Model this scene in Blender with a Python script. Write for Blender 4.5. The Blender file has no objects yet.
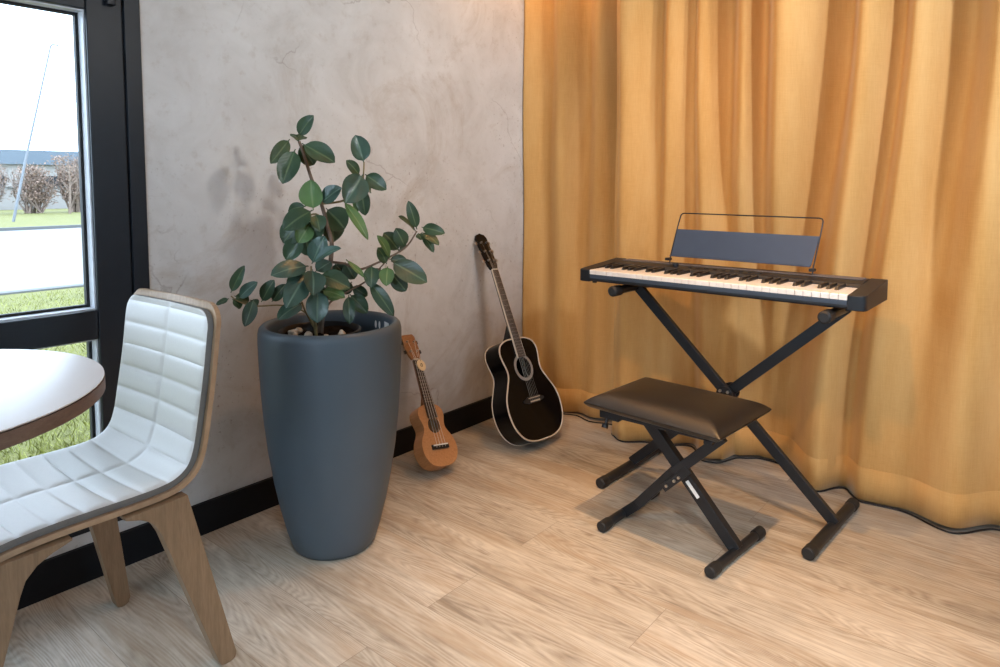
import bpy, bmesh, math, random
from mathutils import Vector, Matrix

random.seed(7)
SC = bpy.context.scene
COL = SC.collection
R = math.radians

# ------------------------------------------------------------------ camera, sky, lights, exposure
cam_d = bpy.data.cameras.new('camera')
cam = bpy.data.objects.new('camera', cam_d)
COL.objects.link(cam)
cam.location = (1.9761, 0.0, 1.0595)
cam.rotation_euler = (R(90 - 4.037), 0, R(39.834))
cam_d.sensor_width = 36.0
cam_d.lens = 24.506
cam_d.shift_y = -0.10146
cam_d.clip_start = 0.02
SC.camera = cam

SC.view_settings.view_transform = 'Standard'
SC.view_settings.look = 'None'
SC.view_settings.gamma = 1.0
SC.view_settings.use_curve_mapping = False
SC.view_settings.exposure = -0.03

world = bpy.data.worlds.new('overcast_sky')
SC.world = world
world.use_nodes = True
wn = world.node_tree.nodes
bg = wn['Background']
bg.inputs['Color'].default_value = (0.74, 0.94, 1.17, 1)
bg.inputs['Strength'].default_value = 5.8


def light(name, kind, loc, energy, color, target=None, **kw):
    d = bpy.data.lights.new(name, kind)
    d.energy = energy
    d.color = color
    for k, v in kw.items():
        setattr(d, k, v)
    o = bpy.data.objects.new(name, d)
    COL.objects.link(o)
    o.location = loc
    if target is not None:
        o.rotation_euler = (Vector(target) - Vector(loc)).to_track_quat('-Z', 'Y').to_euler()
    return o


WARM = (1.0, 0.58, 0.26)
DAY = (0.84, 0.92, 1.0)
# recessed ceiling downlights
light('downlight_over_bench', 'SPOT', (1.34, 1.32, 2.57), 185, (1.0, 0.56, 0.23), (1.26, 1.55, 0), spot_size=R(50), spot_blend=1.0, shadow_soft_size=0.03)
light('downlight_mid_room', 'SPOT', (1.30, 0.05, 2.57), 100, WARM, (1.35, 2.3, 0.5), spot_size=R(60), spot_blend=0.9, shadow_soft_size=0.03)
light('downlight_by_curtain', 'SPOT', (1.10, 1.85, 2.57), 42, (1.0, 0.49, 0.17), (1.05, 2.0, 0), spot_size=R(100), spot_blend=0.9, shadow_soft_size=0.03)
light('downlight_in_corner', 'SPOT', (0.26, 2.30, 2.40), 19, (1.0, 0.50, 0.18), (0.26, 2.40, 0), spot_size=R(120), spot_blend=0.7, shadow_soft_size=0.03)
# fill spots added on the right, no fixtures there: plaster wall, wide curtain, floor
light('fill_spot_on_wall', 'SPOT', (3.40, 1.55, 2.05), 185, (1.0, 0.97, 0.92), (0.0, 1.85, 1.75), spot_size=R(47), spot_blend=1.0, shadow_soft_size=0.10)
light('fill_spot_on_curtain', 'SPOT', (3.40, 0.90, 2.25), 230, (0.88, 0.97, 1.16), (2.02, 2.5, 1.45), spot_size=R(60), spot_blend=1.0, shadow_soft_size=0.10)
light('fill_spot_on_floor', 'SPOT', (2.60, -0.30, 2.50), 255, (0.90, 0.98, 1.06), (1.44, 0.92, 0), spot_size=R(44), spot_blend=1.0, shadow_soft_size=0.10)
# daylight through the windows
light('daylight_rear_window', 'AREA', (2.0, -2.65, 1.75), 30, (0.74, 0.90, 1.12), (1.2, 1.9, 0.5), shape='RECTANGLE', size=1.1, size_y=1.1)

# ------------------------------------------------------------------ node helpers


class NT:
    def __init__(s, name):
        s.m = bpy.data.materials.new(name)
        s.m.use_nodes = True
        s.t = s.m.node_tree
        s.b = s.t.nodes['Principled BSDF']

    def n(s, typ, **kw):
        nd = s.t.nodes.new(typ)
        for k, v in kw.items():
            setattr(nd, k, v)
        return nd

    def l(s, a, b):
        s.t.links.new(a, b)

    def coord(s, scale=(1, 1, 1), out='Object', rot=(0, 0, 0)):
        tc = s.n('ShaderNodeTexCoord')
        mp = s.n('ShaderNodeMapping')
        mp.inputs['Scale'].default_value = scale
        mp.inputs['Rotation'].default_value = rot
        s.l(tc.outputs[out], mp.inputs['Vector'])
        return mp.outputs['Vector']

    def noise(s, vec, scale, detail=4, rough=0.5, dist=0.0):
        nd = s.n('ShaderNodeTexNoise')
        nd.inputs['Scale'].default_value = scale
        nd.inputs['Detail'].default_value = detail
        nd.inputs['Roughness'].default_value = rough
        nd.inputs['Distortion'].default_value = dist
        s.l(vec, nd.inputs['Vector'])
        return nd.outputs['Fac']

    def ramp(s, fac, stops, interp='LINEAR'):
        nd = s.n('ShaderNodeValToRGB')
        nd.color_ramp.interpolation = interp
        e = nd.color_ramp.elements
        while len(e) < len(stops):
            e.new(0.5)
        for k, (p, c) in enumerate(stops):
            e[k].position = p
            e[k].color = (c, c, c, 1) if isinstance(c, (int, float)) else (*c, 1)
        s.l(fac, nd.inputs['Fac'])
        return nd.outputs['Color']

    def mix(s, fac, a, b, mode='MIX'):
        nd = s.n('ShaderNodeMix', data_type='RGBA', blend_type=mode)
        for sock, v in ((0, fac), (6, a), (7, b)):
            if isinstance(v, (int, float)):
                nd.inputs[sock].default_value = v if sock == 0 else (v, v, v, 1)
            elif isinstance(v, tuple):
                nd.inputs[sock].default_value = (*v, 1)
            else:
                s.l(v, nd.inputs[sock])
        return nd.outputs[2]

    def math(s, op, a, b=0.0):
        nd = s.n('ShaderNodeMath', operation=op)
        for k, v in ((0, a), (1, b)):
            if isinstance(v, (int, float)):
                nd.inputs[k].default_value = v
            else:
                s.l(v, nd.inputs[k])
        return nd.outputs[0]

    def color(s, c):
        if isinstance(c, tuple):
            s.b.inputs['Base Color'].default_value = (*c, 1)
        else:
            s.l(c, s.b.inputs['Base Color'])

    def bump(s, h, strength=0.2, dist=0.005):
        nd = s.n('ShaderNodeBump')
        nd.inputs['Strength'].default_value = strength
        nd.inputs['Distance'].default_value = dist
        s.l(h, nd.inputs['Height'])
        s.l(nd.outputs['Normal'], s.b.inputs['Normal'])

    def set(s, **kw):
        for k, v in kw.items():
            s.b.inputs[k.replace('_', ' ')].default_value = v
        return s


def plain(name, c, rough=0.5, metal=0.0, var=0.06, scale=30.0, bump=0.0, **kw):
    t = NT(name)
    v = t.coord()
    f = t.noise(v, scale, 4)
    lo = tuple(x * (1 - var) for x in c)
    hi = tuple(min(1, x * (1 + var)) for x in c)
    t.color(t.ramp(f, [(0.3, lo), (0.7, hi)]))
    t.set(Roughness=rough, Metallic=metal, **kw)
    if bump:
        t.bump(t.noise(v, scale * 8, 3), bump, 0.002)
    return t.m


def wood(name, c1, c2, scale=(4, 40, 40), rough=0.45, rot=(0, 0, 0), spec=0.5):
    t = NT(name)
    v = t.coord(scale, rot=rot)
    f = t.noise(v, 2.2, 6, 0.6, 0.6)
    g = t.noise(v, 9.0, 3, 0.6)
    h = t.mix(0.35, f, g)
    t.color(t.ramp(h, [(0.32, c1), (0.66, c2)]))
    t.set(Roughness=rough)
    t.b.inputs['Specular IOR Level'].default_value = spec
    t.bump(g, 0.08, 0.002)
    return t.m


# ------------------------------------------------------------------ materials
def mat_floor():
    t = NT('oak_plank_vinyl')
    v = t.coord()
    br = t.n('ShaderNodeTexBrick')
    br.offset = 0.37
    br.inputs['Scale'].default_value = 1.0
    br.inputs['Brick Width'].default_value = 1.25
    br.inputs['Row Height'].default_value = 0.19
    br.inputs['Mortar Size'].default_value = 0.0007
    br.inputs['Color1'].default_value = (0, 0, 0, 1)
    br.inputs['Color2'].default_value = (1, 1, 1, 1)
    br.inputs['Mortar'].default_value = (0.5, 0.5, 0.5, 1)
    t.l(v, br.inputs['Vector'])
    plank = t.math('MULTIPLY', br.outputs['Color'], 7.3)
    cb = t.n('ShaderNodeCombineXYZ')
    t.l(plank, cb.inputs['X'])
    t.l(t.math('MULTIPLY', plank, 1.7), cb.inputs['Y'])
    t.l(plank, cb.inputs['Z'])
    add = t.n('ShaderNodeVectorMath', operation='ADD')
    t.l(v, add.inputs[0])
    t.l(cb.outputs[0], add.inputs[1])

    def mapped(sc):
        mp = t.n('ShaderNodeMapping')
        mp.inputs['Scale'].default_value = sc
        t.l(add.outputs[0], mp.inputs['Vector'])
        return mp.outputs['Vector']
    # cathedral grain: bands of a slow noise field, stretched along the plank
    slow = t.noise(mapped((0.55, 4.2, 1)), 1.5, 2, 0.45, 0.25)
    bands = t.math('FRACT', t.math('MULTIPLY', slow, 46.0))
    tri = t.math('ABSOLUTE', t.math('SUBTRACT', bands, 0.5))
    wig = t.noise(mapped((14, 60, 1)), 2.0, 4, 0.6)
    band = t.mix(0.62, t.math('MULTIPLY', tri, 2.0), wig)
    fine = t.noise(mapped((3.0, 90, 1)), 2.0, 5, 0.65)
    blot = t.noise(mapped((1.6, 6.5, 1)), 1.4, 4, 0.55)
    h = t.mix(0.50, band, fine)
    h = t.mix(0.45, h, blot)
    base = t.ramp(h, [(0.35, (0.245, 0.206, 0.160)), (0.48, (0.425, 0.376, 0.308)), (0.62, (0.575, 0.53, 0.45))])
    warm = t.noise(mapped((1.1, 9.0, 1)), 1.7, 4, 0.6, 0.3)
    base = t.mix(t.ramp(warm, [(0.48, 0.0), (0.66, 0.55)]), base, (0.34, 0.245, 0.155))
    tint = t.ramp(br.outputs['Color'], [(0.0, (0.90, 0.89, 0.87)), (1.0, (1.08, 1.07, 1.06))])
    c = t.mix(1.0, base, tint, 'MULTIPLY')
    kn = t.noise(mapped((3.0, 6.0, 1)), 2.6, 2, 0.4, 0.4)
    c = t.mix(t.ramp(kn, [(0.70, 0.0), (0.80, 0.55)]), c, (0.13, 0.08, 0.045))
    c = t.mix(t.math('MULTIPLY', br.outputs['Fac'], 0.55), c, (0.10, 0.07, 0.05))
    t.color(c)
    t.l(t.ramp(fine, [(0.3, 0.50), (0.7, 0.38)]), t.b.inputs['Roughness'])
    t.bump(h, 0.06, 0.002)
    return t.m


def mat_plaster():
    t = NT('aged_lime_plaster')
    v = t.coord()
    big = t.noise(v, 1.1, 5, 0.6, 0.8)
    med = t.noise(v, 4.5, 6, 0.65, 0.6)
    fin = t.noise(v, 22, 6, 0.7)
    c = t.ramp(t.mix(0.5, big, med), [(0.33, (0.44, 0.415, 0.385)), (0.5, (0.575, 0.56, 0.54)), (0.66, (0.66, 0.652, 0.638))])
    st = t.noise(v, 2.3, 7, 0.72, 1.0)
    c = t.mix(t.ramp(st, [(0.54, 0.0), (0.69, 0.55)]), c, (0.40, 0.335, 0.27))
    c = t.mix(t.ramp(fin, [(0.55, 0.0), (0.78, 0.45)]), c, (0.36, 0.29, 0.23))
    # dark speckle where the skim has flaked, in patches
    sp = t.noise(v, 75, 3, 0.6)
    msk = t.ramp(t.noise(v, 1.7, 3, 0.5, 0.5), [(0.50, 0.0), (0.62, 1.0)])
    spk = t.mix(1.0, t.ramp(sp, [(0.62, 0.0), (0.70, 1.0)]), msk, 'MULTIPLY')
    c = t.mix(t.math('MULTIPLY', spk, 0.5), c, (0.20, 0.15, 0.11))
    # hairline cracks
    dv = t.n('ShaderNodeVectorMath', operation='ADD')
    nz = t.n('ShaderNodeTexNoise')
    nz.inputs['Scale'].default_value = 3.0
    nz.inputs['Detail'].default_value = 6
    t.l(v, nz.inputs['Vector'])
    sc = t.n('ShaderNodeVectorMath', operation='SCALE')
    sc.inputs['Scale'].default_value = 0.5
    t.l(nz.outputs['Color'], sc.inputs[0])
    t.l(v, dv.inputs[0])
    t.l(sc.outputs[0], dv.inputs[1])
    vo = t.n('ShaderNodeTexVoronoi', feature='DISTANCE_TO_EDGE')
    vo.inputs['Scale'].default_value = 1.9
    t.l(dv.outputs[0], vo.inputs['Vector'])
    cr = t.ramp(vo.outputs['Distance'], [(0.0, 1.0), (0.008, 0.0)])
    cm = t.ramp(t.noise(v, 2.6, 2), [(0.52, 0.0), (0.60, 1.0)])
    crk = t.mix(1.0, cr, cm, 'MULTIPLY')
    c = t.mix(t.math('MULTIPLY', crk, 0.4), c, (0.17, 0.12, 0.09))
    t.color(c)
    t.set(Roughness=0.75)
    t.b.inputs['Specular IOR Level'].default_value = 0.25
    t.bump(t.mix(0.5, med, fin), 0.25, 0.006)
    return t.m


def mat_curtain():
    t = NT('ochre_linen')
    v = t.coord((110, 1, 5.0))
    a = t.noise(v, 4.0, 4, 0.6)
    b = t.noise(t.coord((6.0, 1, 160)), 6.0, 3, 0.6)
    w = t.mix(0.5, a, b)
    blot = t.noise(t.coord((9, 1, 1.2)), 1.3, 4, 0.6)
    c = t.ramp(w, [(0.3, (0.480, 0.250, 0.070)), (0.7, (0.600, 0.338, 0.113))])
    c = t.mix(t.ramp(blot, [(0.35, 0.0), (0.70, 0.45)]), c, (0.70, 0.455, 0.195))
    t.color(c)
    t.set(Roughness=0.8)
    t.b.inputs['Specular IOR Level'].default_value = 0.15
    t.b.inputs['Sheen Weight'].default_value = 0.25
    t.b.inputs['Sheen Roughness'].default_value = 0.4
    t.b.inputs['Sheen Tint'].default_value = (1.0, 0.9, 0.7, 1)
    t.bump(w, 0.25, 0.0015)
    return t.m


def mat_leaf(name, c, rib, rough):
    t = NT(name)
    tc = t.n('ShaderNodeTexCoord')
    sx = t.n('ShaderNodeSeparateXYZ')
    t.l(tc.outputs['UV'], sx.inputs[0])
    d = t.math('ABSOLUTE', t.math('SUBTRACT', sx.outputs['X'], 0.5))
    f = t.ramp(d, [(0.018, 1.0), (0.06, 0.0)])
    nz = t.noise(t.coord(), 9.0, 3)
    lo = tuple(x * 0.7 for x in c)
    hi = tuple(x * 1.35 for x in c)
    cc = t.ramp(nz, [(0.3, lo), (0.7, hi)])
    t.color(t.mix(t.math('MULTIPLY', f, 0.65), cc, rib))
    vein = t.math('ADD', t.math('MULTIPLY', sx.outputs['Y'], 60.0), t.math('MULTIPLY', d, -30.0))
    t.bump(t.math('SINE', vein), 0.10, 0.001)
    t.set(Roughness=rough)
    return t.m


def mat_glass():
    t = NT('window_glass')
    tr = t.n('ShaderNodeBsdfTransparent')
    gl = t.n('ShaderNodeBsdfGlossy')
    gl.inputs['Roughness'].default_value = 0.02
    fr = t.n('ShaderNodeFresnel')
    fr.inputs['IOR'].default_value = 1.15
    mx = t.n('ShaderNodeMixShader')
    t.l(fr.outputs[0], mx.inputs[0])
    t.l(tr.outputs[0], mx.inputs[1])
    t.l(gl.outputs[0], mx.inputs[2])
    t.l(mx.outputs[0], t.t.nodes['Material Output'].inputs['Surface'])
    return t.m


def mat_grass():
    t = NT('meadow_grass')
    v = t.coord()
    a = t.noise(v, 3.0, 6, 0.7)
    b = t.noise(v, 40, 4, 0.7)
    h = t.mix(0.5, a, b)
    t.color(t.ramp(h, [(0.3, (0.090, 0.095, 0.018)), (0.55, (0.165, 0.155, 0.042)), (0.75, (0.25, 0.215, 0.090))]))
    t.set(Roughness=0.9)
    t.bump(b, 0.6, 0.03)
    return t.m


M = {
    'floor': mat_floor(), 'plaster': mat_plaster(), 'curtain': mat_curtain(), 'glass': mat_glass(), 'grass': mat_grass(),
    'white_paint': plain('white_ceiling_paint', (0.85, 0.85, 0.84), 0.8),
    'wall_paint': plain('pale_wall_paint', (0.45, 0.44, 0.43), 0.8),
    'skirting': plain('black_skirting_paint', (0.006, 0.007, 0.009), 0.5),
    'frame': plain('anthracite_window_metal', (0.012, 0.015, 0.020), 0.32, 0.0),
    'gasket': plain('black_gasket_rubber', (0.012, 0.013, 0.014), 0.6),
    'bead': plain('bead_with_sky_sheen', (0.62, 0.64, 0.68), 0.35, 0.0),  # black bead; the sky's reflection on it is painted in as pale grey
    'planter': plain('slate_blue_planter_resin', (0.062, 0.088, 0.111), 0.45, 0.0, 0.04, 6.0, bump=0.03),
    'inner_pot': plain('black_pot_plastic', (0.005, 0.005, 0.006), 0.35),
    'soil': plain('dark_soil', (0.016, 0.012, 0.009), 0.95, 0, 0.5, 60, bump=0.8),
    'pebble': plain('pale_pebble', (0.52, 0.44, 0.35), 0.7, 0, 0.25, 40),
    'bark': plain('grey_brown_bark', (0.15, 0.105, 0.075), 0.8, 0, 0.35, 50, bump=0.4),
    'twig': plain('green_brown_twig', (0.20, 0.16, 0.07), 0.7, 0, 0.25, 50),
    'leaf_dark': mat_leaf('leaf_dark_green', (0.030, 0.066, 0.030), (0.14, 0.19, 0.09), 0.36),
    'leaf_light': mat_leaf('leaf_light_green', (0.085, 0.165, 0.050), (0.22, 0.30, 0.13), 0.42),
    'leaf_blue': mat_leaf('leaf_blue_green', (0.040, 0.085, 0.062), (0.16, 0.24, 0.17), 0.30),
    'black_gloss': plain('black_lacquer', (0.003, 0.003, 0.0035), 0.2, 0, 0.0),
    'black_satin': plain('black_satin_plastic', (0.012, 0.013, 0.015), 0.38),
    'kb_case': plain('keyboard_case_black', (0.012, 0.015, 0.019), 0.45, 0, 0.05, 80),
    'kb_fascia': plain('keyboard_fascia_slate', (0.040, 0.058, 0.085), 0.40, 0, 0.05, 80),
    'kb_cloth': plain('speaker_cloth_grey', (0.15, 0.125, 0.112), 0.9, 0, 0.35, 700, bump=0.4),
    'rest': plain('music_rest_blue_black', (0.042, 0.062, 0.098), 0.45, 0, 0.04, 30),
    'key_white': plain('white_key_plastic', (0.82, 0.79, 0.74), 0.28, 0, 0.01),
    'key_black': plain('black_key_plastic', (0.010, 0.010, 0.011), 0.38),
    'stand': plain('black_powder_coat', (0.013, 0.015, 0.018), 0.42, 0, 0.08, 90, bump=0.05),
    'rubber': plain('black_rubber', (0.010, 0.011, 0.012), 0.6),
    'leather': plain('black_vinyl_leather', (0.009, 0.009, 0.010), 0.36, 0, 0.08, 300, bump=0.12),
    'steel': plain('bright_steel', (0.55, 0.55, 0.55), 0.3, 1.0),
    'label': plain('white_label', (0.80, 0.80, 0.78), 0.5, 0, 0.02),
    'binding': plain('cream_binding', (0.60, 0.53, 0.43), 0.4, 0, 0.04),
    'rosette': plain('pearl_grey_rosette', (0.26, 0.25, 0.235), 0.45, 0, 0.3, 250),
    'rosewood': wood('rosewood_fretboard', (0.030, 0.019, 0.014), (0.075, 0.046, 0.033), (60, 60, 8)),
    'mahogany': wood('mahogany_tonewood', (0.36, 0.165, 0.065), (0.53, 0.270, 0.120), (60, 60, 6), 0.4),
    'mahogany_dark': wood('mahogany_neck', (0.20, 0.085, 0.032), (0.33, 0.150, 0.06), (60, 60, 6), 0.4),
    'string': plain('bronze_string', (0.30, 0.26, 0.21), 0.4, 0.8, 0),
    'nylon': plain('pale_nylon_string', (0.80, 0.78, 0.74), 0.4, 0, 0),
    'tag': wood('pale_wood_tag', (0.70, 0.55, 0.33), (0.80, 0.66, 0.43), (30, 30, 30)),
    'ink': plain('brown_ink', (0.10, 0.07, 0.05), 0.7),
    'chair_ply': wood('oak_plywood', (0.30, 0.19, 0.11), (0.45, 0.31, 0.195), (40, 5, 5), 0.42),
    'chair_leg': wood('oak_leg', (0.175, 0.108, 0.058), (0.275, 0.18, 0.105), (40, 40, 4), 0.42),
    'pad': plain('white_leatherette', (0.56, 0.53, 0.49), 0.45, 0, 0.02, 200, bump=0.06),
    'pad_side': plain('grey_pad_edge', (0.16, 0.155, 0.145), 0.6, 0, 0.05, 200),
    'table_top': plain('white_laminate', (0.72, 0.68, 0.655), 0.38, 0, 0.02, 8),
    'table_edge': wood('walnut_edge_band', (0.120, 0.078, 0.060), (0.20, 0.135, 0.105), (20, 20, 70), 0.5),
    'cable': plain('black_cable_sheath', (0.008, 0.008, 0.008), 0.5),
    'road': plain('pale_asphalt', (0.215, 0.215, 0.215), 0.9, 0, 0.12, 4, bump=0.1),
    'kerb': plain('grey_kerb_concrete', (0.11, 0.11, 0.105), 0.9),
    'hedge_twig': plain('brown_hedge_twigs', (0.20, 0.145, 0.115), 0.9, 0, 0.3, 5),
    'hedge_leaf': plain('dry_beech_leaves', (0.27, 0.18, 0.135), 0.8, 0, 0.4, 3),
    'metal_blue': plain('blue_grey_cladding', (0.10, 0.125, 0.155), 0.6, 0, 0.05, 1),
    'render_white': plain('white_render', (0.27, 0.25, 0.235), 0.8),
    'pole': plain('galvanised_pole', (0.15, 0.16, 0.18), 0.5, 0.0),
}

# ------------------------------------------------------------------ mesh builder (world coordinates; M = current local frame)


class MB:
    def __init__(s, M=None):
        s.v, s.f, s.mi, s.uv = [], [], [], {}
        s.M = M or Matrix.Identity(4)

    def add(s, vs, fs, mi=0):
        b = len(s.v)
        s.v += [tuple(s.M @ Vector(p)) for p in vs]
        s.f += [tuple(b + i for i in q) for q in fs]
        s.mi += [mi] * len(fs)
        return s

    def box(s, lo, hi, mi=0, T=None):
        (a, b, c), (d, e, f) = lo, hi
        vs = [(a, b, c), (d, b, c), (d, e, c), (a, e, c), (a, b, f), (d, b, f), (d, e, f), (a, e, f)]
        if T is not None:
            vs = [tuple(T @ Vector(p)) for p in vs]
        return s.add(vs, [(0, 3, 2, 1), (4, 5, 6, 7), (0, 1, 5, 4), (1, 2, 6, 5), (2, 3, 7, 6), (3, 0, 4, 7)], mi)

    def bar(s, p0, p1, w, h, up=(0, 1, 0)):
        """rectangular bar from p0 to p1; w across 'up' direction, h along it"""
        p0, p1 = Vector(p0), Vector(p1)
        d = (p1 - p0).normalized()
        u = Vector(up)
        u = (u - d * u.dot(d)).normalized()
        r = d.cross(u)
        vs = []
        for p in (p0, p1):
            for a, b in ((-1, -1), (1, -1), (1, 1), (-1, 1)):
                vs.append(tuple(p + r * a * w / 2 + u * b * h / 2))
        return s.add(vs, [(3, 2, 1, 0), (4, 5, 6, 7), (0, 1, 5, 4), (1, 2, 6, 5), (2, 3, 7, 6), (3, 0, 4, 7)])

    def tube(s, pts, r, seg=12, cap=True, closed=False):
        pts = [Vector(p) for p in pts]
        n = len(pts)
        rs = r if isinstance(r, (list, tuple)) else [r] * n
        up = None
        vs, fs = [], []
        for i, p in enumerate(pts):
            if closed:
                t = pts[(i + 1) % n] - pts[i - 1]
            else:
                t = pts[min(i + 1, n - 1)] - pts[max(i - 1, 0)]
            t.normalize()
            if up is None:
                up = Vector((0, 0, 1)) if abs(t.z) < 0.9 else Vector((1, 0, 0))
            up = up - t * up.dot(t)
            up.normalize()
            w = t.cross(up)
            for k in range(seg):
                a = 2 * math.pi * k / seg
                vs.append(tuple(p + (up * math.cos(a) + w * math.sin(a)) * rs[i]))
        m = n if closed else n - 1
        for i in range(m):
            j = (i + 1) % n
            for k in range(seg):
                k2 = (k + 1) % seg
                fs.append((i * seg + k, i * seg + k2, j * seg + k2, j * seg + k))
        if cap and not closed:
            fs.append(tuple(reversed(range(seg))))
            fs.append(tuple((n - 1) * seg + k for k in range(seg)))
        return s.add(vs, fs)

    def lathe(s, prof, c=(0, 0, 0), seg=64, mi=0):
        vs, fs = [], []
        n = len(prof)
        for r, z in prof:
            for k in range(seg):
                a = 2 * math.pi * k / seg
                vs.append((c[0] + r * math.cos(a), c[1] + r * math.sin(a), c[2] + z))
        for i in range(n - 1):
            for k in range(seg):
                k2 = (k + 1) % seg
                fs.append((i * seg + k, i * seg + k2, (i + 1) * seg + k2, (i + 1) * seg + k))
        if prof[0][0] > 1e-6:
            fs.append(tuple(reversed(range(seg))))
        if prof[-1][0] > 1e-6:
            fs.append(tuple((n - 1) * seg + k for k in range(seg)))
        return s.add(vs, fs, mi)

    def prism(s, poly, z0, z1, axes='xyz'):
        """extrude a polygon (a,b) along the third axis; axes gives the order of (a,b,extrude)"""
        idx = ['xyz'.index(ch) for ch in axes]

        def pt(a, b, c):
            o = [0, 0, 0]
            o[idx[0]], o[idx[1]], o[idx[2]] = a, b, c
            return tuple(o)
        n = len(poly)
        vs = [pt(a, b, z0) for a, b in poly] + [pt(a, b, z1) for a, b in poly]
        fs = [tuple(reversed(range(n))), tuple(range(n, 2 * n))]
        fs += [(i, (i + 1) % n, n + (i + 1) % n, n + i) for i in range(n)]
        return s.add(vs, fs)

    def grid(s, fn, nu, nv, mi=0):
        vs = [fn(i / nu, j / nv) for i in range(nu + 1) for j in range(nv + 1)]
        fs = [(i * (nv + 1) + j, (i + 1) * (nv + 1) + j, (i + 1) * (nv + 1) + j + 1, i * (nv + 1) + j + 1)
              for i in range(nu) for j in range(nv)]
        return s.add(vs, fs, mi)

    def build(s, name, mat, parent=None, smooth=35, bevel=0.0, bseg=2, solid=None, fix=True):
        me = bpy.data.meshes.new(name)
        vs = s.v
        if parent is not None:
            inv = wm(parent).inverted()
            vs = [tuple(inv @ Vector(p)) for p in vs]
        me.from_pydata(vs, [], s.f)
        mats = mat if isinstance(mat, (list, tuple)) else [mat]
        for m in mats:
            me.materials.append(M[m])
        for p, k in zip(me.polygons, s.mi):
            p.material_index = k
        bm = bmesh.new()
        bm.from_mesh(me)
        if fix:
            bmesh.ops.recalc_face_normals(bm, faces=bm.faces)
        if bevel > 0:
            es = [e for e in bm.edges if len(e.link_faces) == 2 and e.calc_face_angle(0) > R(30)]
            bmesh.ops.bevel(bm, geom=es, offset=bevel, segments=bseg, profile=0.5, affect='EDGES', clamp_overlap=True)
        for f in bm.faces:
            f.smooth = smooth > 0
        for e in bm.edges:
            if len(e.link_faces) == 2 and e.calc_face_angle(0) > R(smooth):
                e.smooth = False
        bm.to_mesh(me)
        bm.free()
        o = bpy.data.objects.new(name, me)
        COL.objects.link(o)
        if parent is not None:
            o.parent = parent
        if bevel > 0:
            wnm = o.modifiers.new('flat_normals', 'WEIGHTED_NORMAL')
            wnm.keep_sharp = True
            wnm.weight = 100
        if solid:
            md = o.modifiers.new('thickness', 'SOLIDIFY')
            md.thickness = solid
            md.offset = -1
        return o


WM = {}


def wm(o):
    m = Matrix.Identity(4)
    while o is not None:
        m = o.matrix_basis @ m
        o = o.parent
    return m


def tag(o, label, cat, group=None, kind=None):
    o['label'] = label
    o['category'] = cat
    if group:
        o['group'] = group
    if kind:
        o['kind'] = kind
    return o


def thing(name, label, cat, loc=(0, 0, 0), group=None, mat=None):
    o = bpy.data.objects.new(name, None)
    o.empty_display_size = 0.1
    COL.objects.link(o)
    if mat is not None:
        o.matrix_basis = mat
    else:
        o.location = loc
    return tag(o, label, cat, group)


def struct(o, label=None, cat=None):
    o['kind'] = 'structure'
    if label:
        o['label'] = label
        o['category'] = cat
    return o


def ease(a, b, t):
    t = min(1, max(0, t))
    return a + (b - a) * (0.5 - 0.5 * math.cos(math.pi * t))


def catmull(pts, n, closed=False):
    P = [Vector(p) for p in pts]
    out = []
    m = len(P) if closed else len(P) - 1
    for i in range(m):
        if closed:
            p0, p1, p2, p3 = P[i - 1], P[i], P[(i + 1) % len(P)], P[(i + 2) % len(P)]
        else:
            p0, p1, p2, p3 = P[max(i - 1, 0)], P[i], P[i + 1], P[min(i + 2, len(P) - 1)]
        for k in range(n):
            t = k / n
            out.append(0.5 * ((2 * p1) + (p2 - p0) * t + (2 * p0 - 5 * p1 + 4 * p2 - p3) * t * t + (3 * p1 - p0 - 3 * p2 + p3) * t ** 3))
    if not closed:
        out.append(P[-1])
    return out

for nm, sp in (('black_gloss', 0.25), ('skirting', 0.2), ('leather', 0.7), ('stand', 0.4), ('frame', 0.3), ('kb_case', 0.35), ('soil', 0.0), ('inner_pot', 0.25)):
    M[nm].node_tree.nodes['Principled BSDF'].inputs['Specular IOR Level'].default_value = sp

# ================================================================== SETTING
XR, YB, YF, ZC = 3.62, 2.78, -2.85, 2.60      # right wall, curtain wall, rear wall, ceiling
struct(MB().box((-0.12, YF, -0.06), (XR, YB, 0.0)).build('floor', 'floor'), 'pale oak plank floor with warm and grey patches', 'floor')
struct(MB().box((-0.3, YF - 0.15, ZC), (XR + 0.15, YB + 0.15, ZC + 0.1)).build('ceiling', 'white_paint'), 'white ceiling over the music corner', 'ceiling')
# left wall with the window opening  Y -2.4..0.828, Z 0.13..2.35
WY0, WY1, WZ0, WZ1 = -2.4, 0.828, 0.13, 2.35
mb = MB()
mb.box((-0.26, WY1, -0.1), (0, YB + 0.15, ZC))
mb.box((-0.26, YF - 0.15, -0.1), (0, WY0, ZC))
mb.box((-0.26, WY0, -0.1), (0, WY1, WZ0))
mb.box((-0.26, WY0, WZ1), (0, WY1, ZC))
struct(mb.build('wall_left', 'plaster'), 'mottled grey plaster wall with stains and hairline cracks', 'wall')
struct(MB().box((0, YB, -0.1), (XR + 0.15, YB + 0.15, ZC)).build('wall_back', 'wall_paint'), 'pale wall behind the curtains', 'wall')
mb = MB()
mb.box((XR, YF, -0.1), (XR + 0.15, 0.95, ZC))
mb.box((XR, 1.65, -0.1), (XR + 0.15, YB, ZC))
mb.box((XR, 0.95, -0.1), (XR + 0.15, 1.65, 0.85))
mb.box((XR, 0.95, 2.05), (XR + 0.15, 1.65, ZC))
struct(mb.build('wall_right', 'wall_paint'), 'pale wall on the right out of view', 'wall')
mb = MB()
mb.box((-0.26, YF - 0.15, -0.1), (1.4, YF, ZC))
mb.box((2.6, YF - 0.15, -0.1), (XR + 0.15, YF, ZC))
mb.box((1.4, YF - 0.15, -0.1), (2.6, YF, 0.4))
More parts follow.
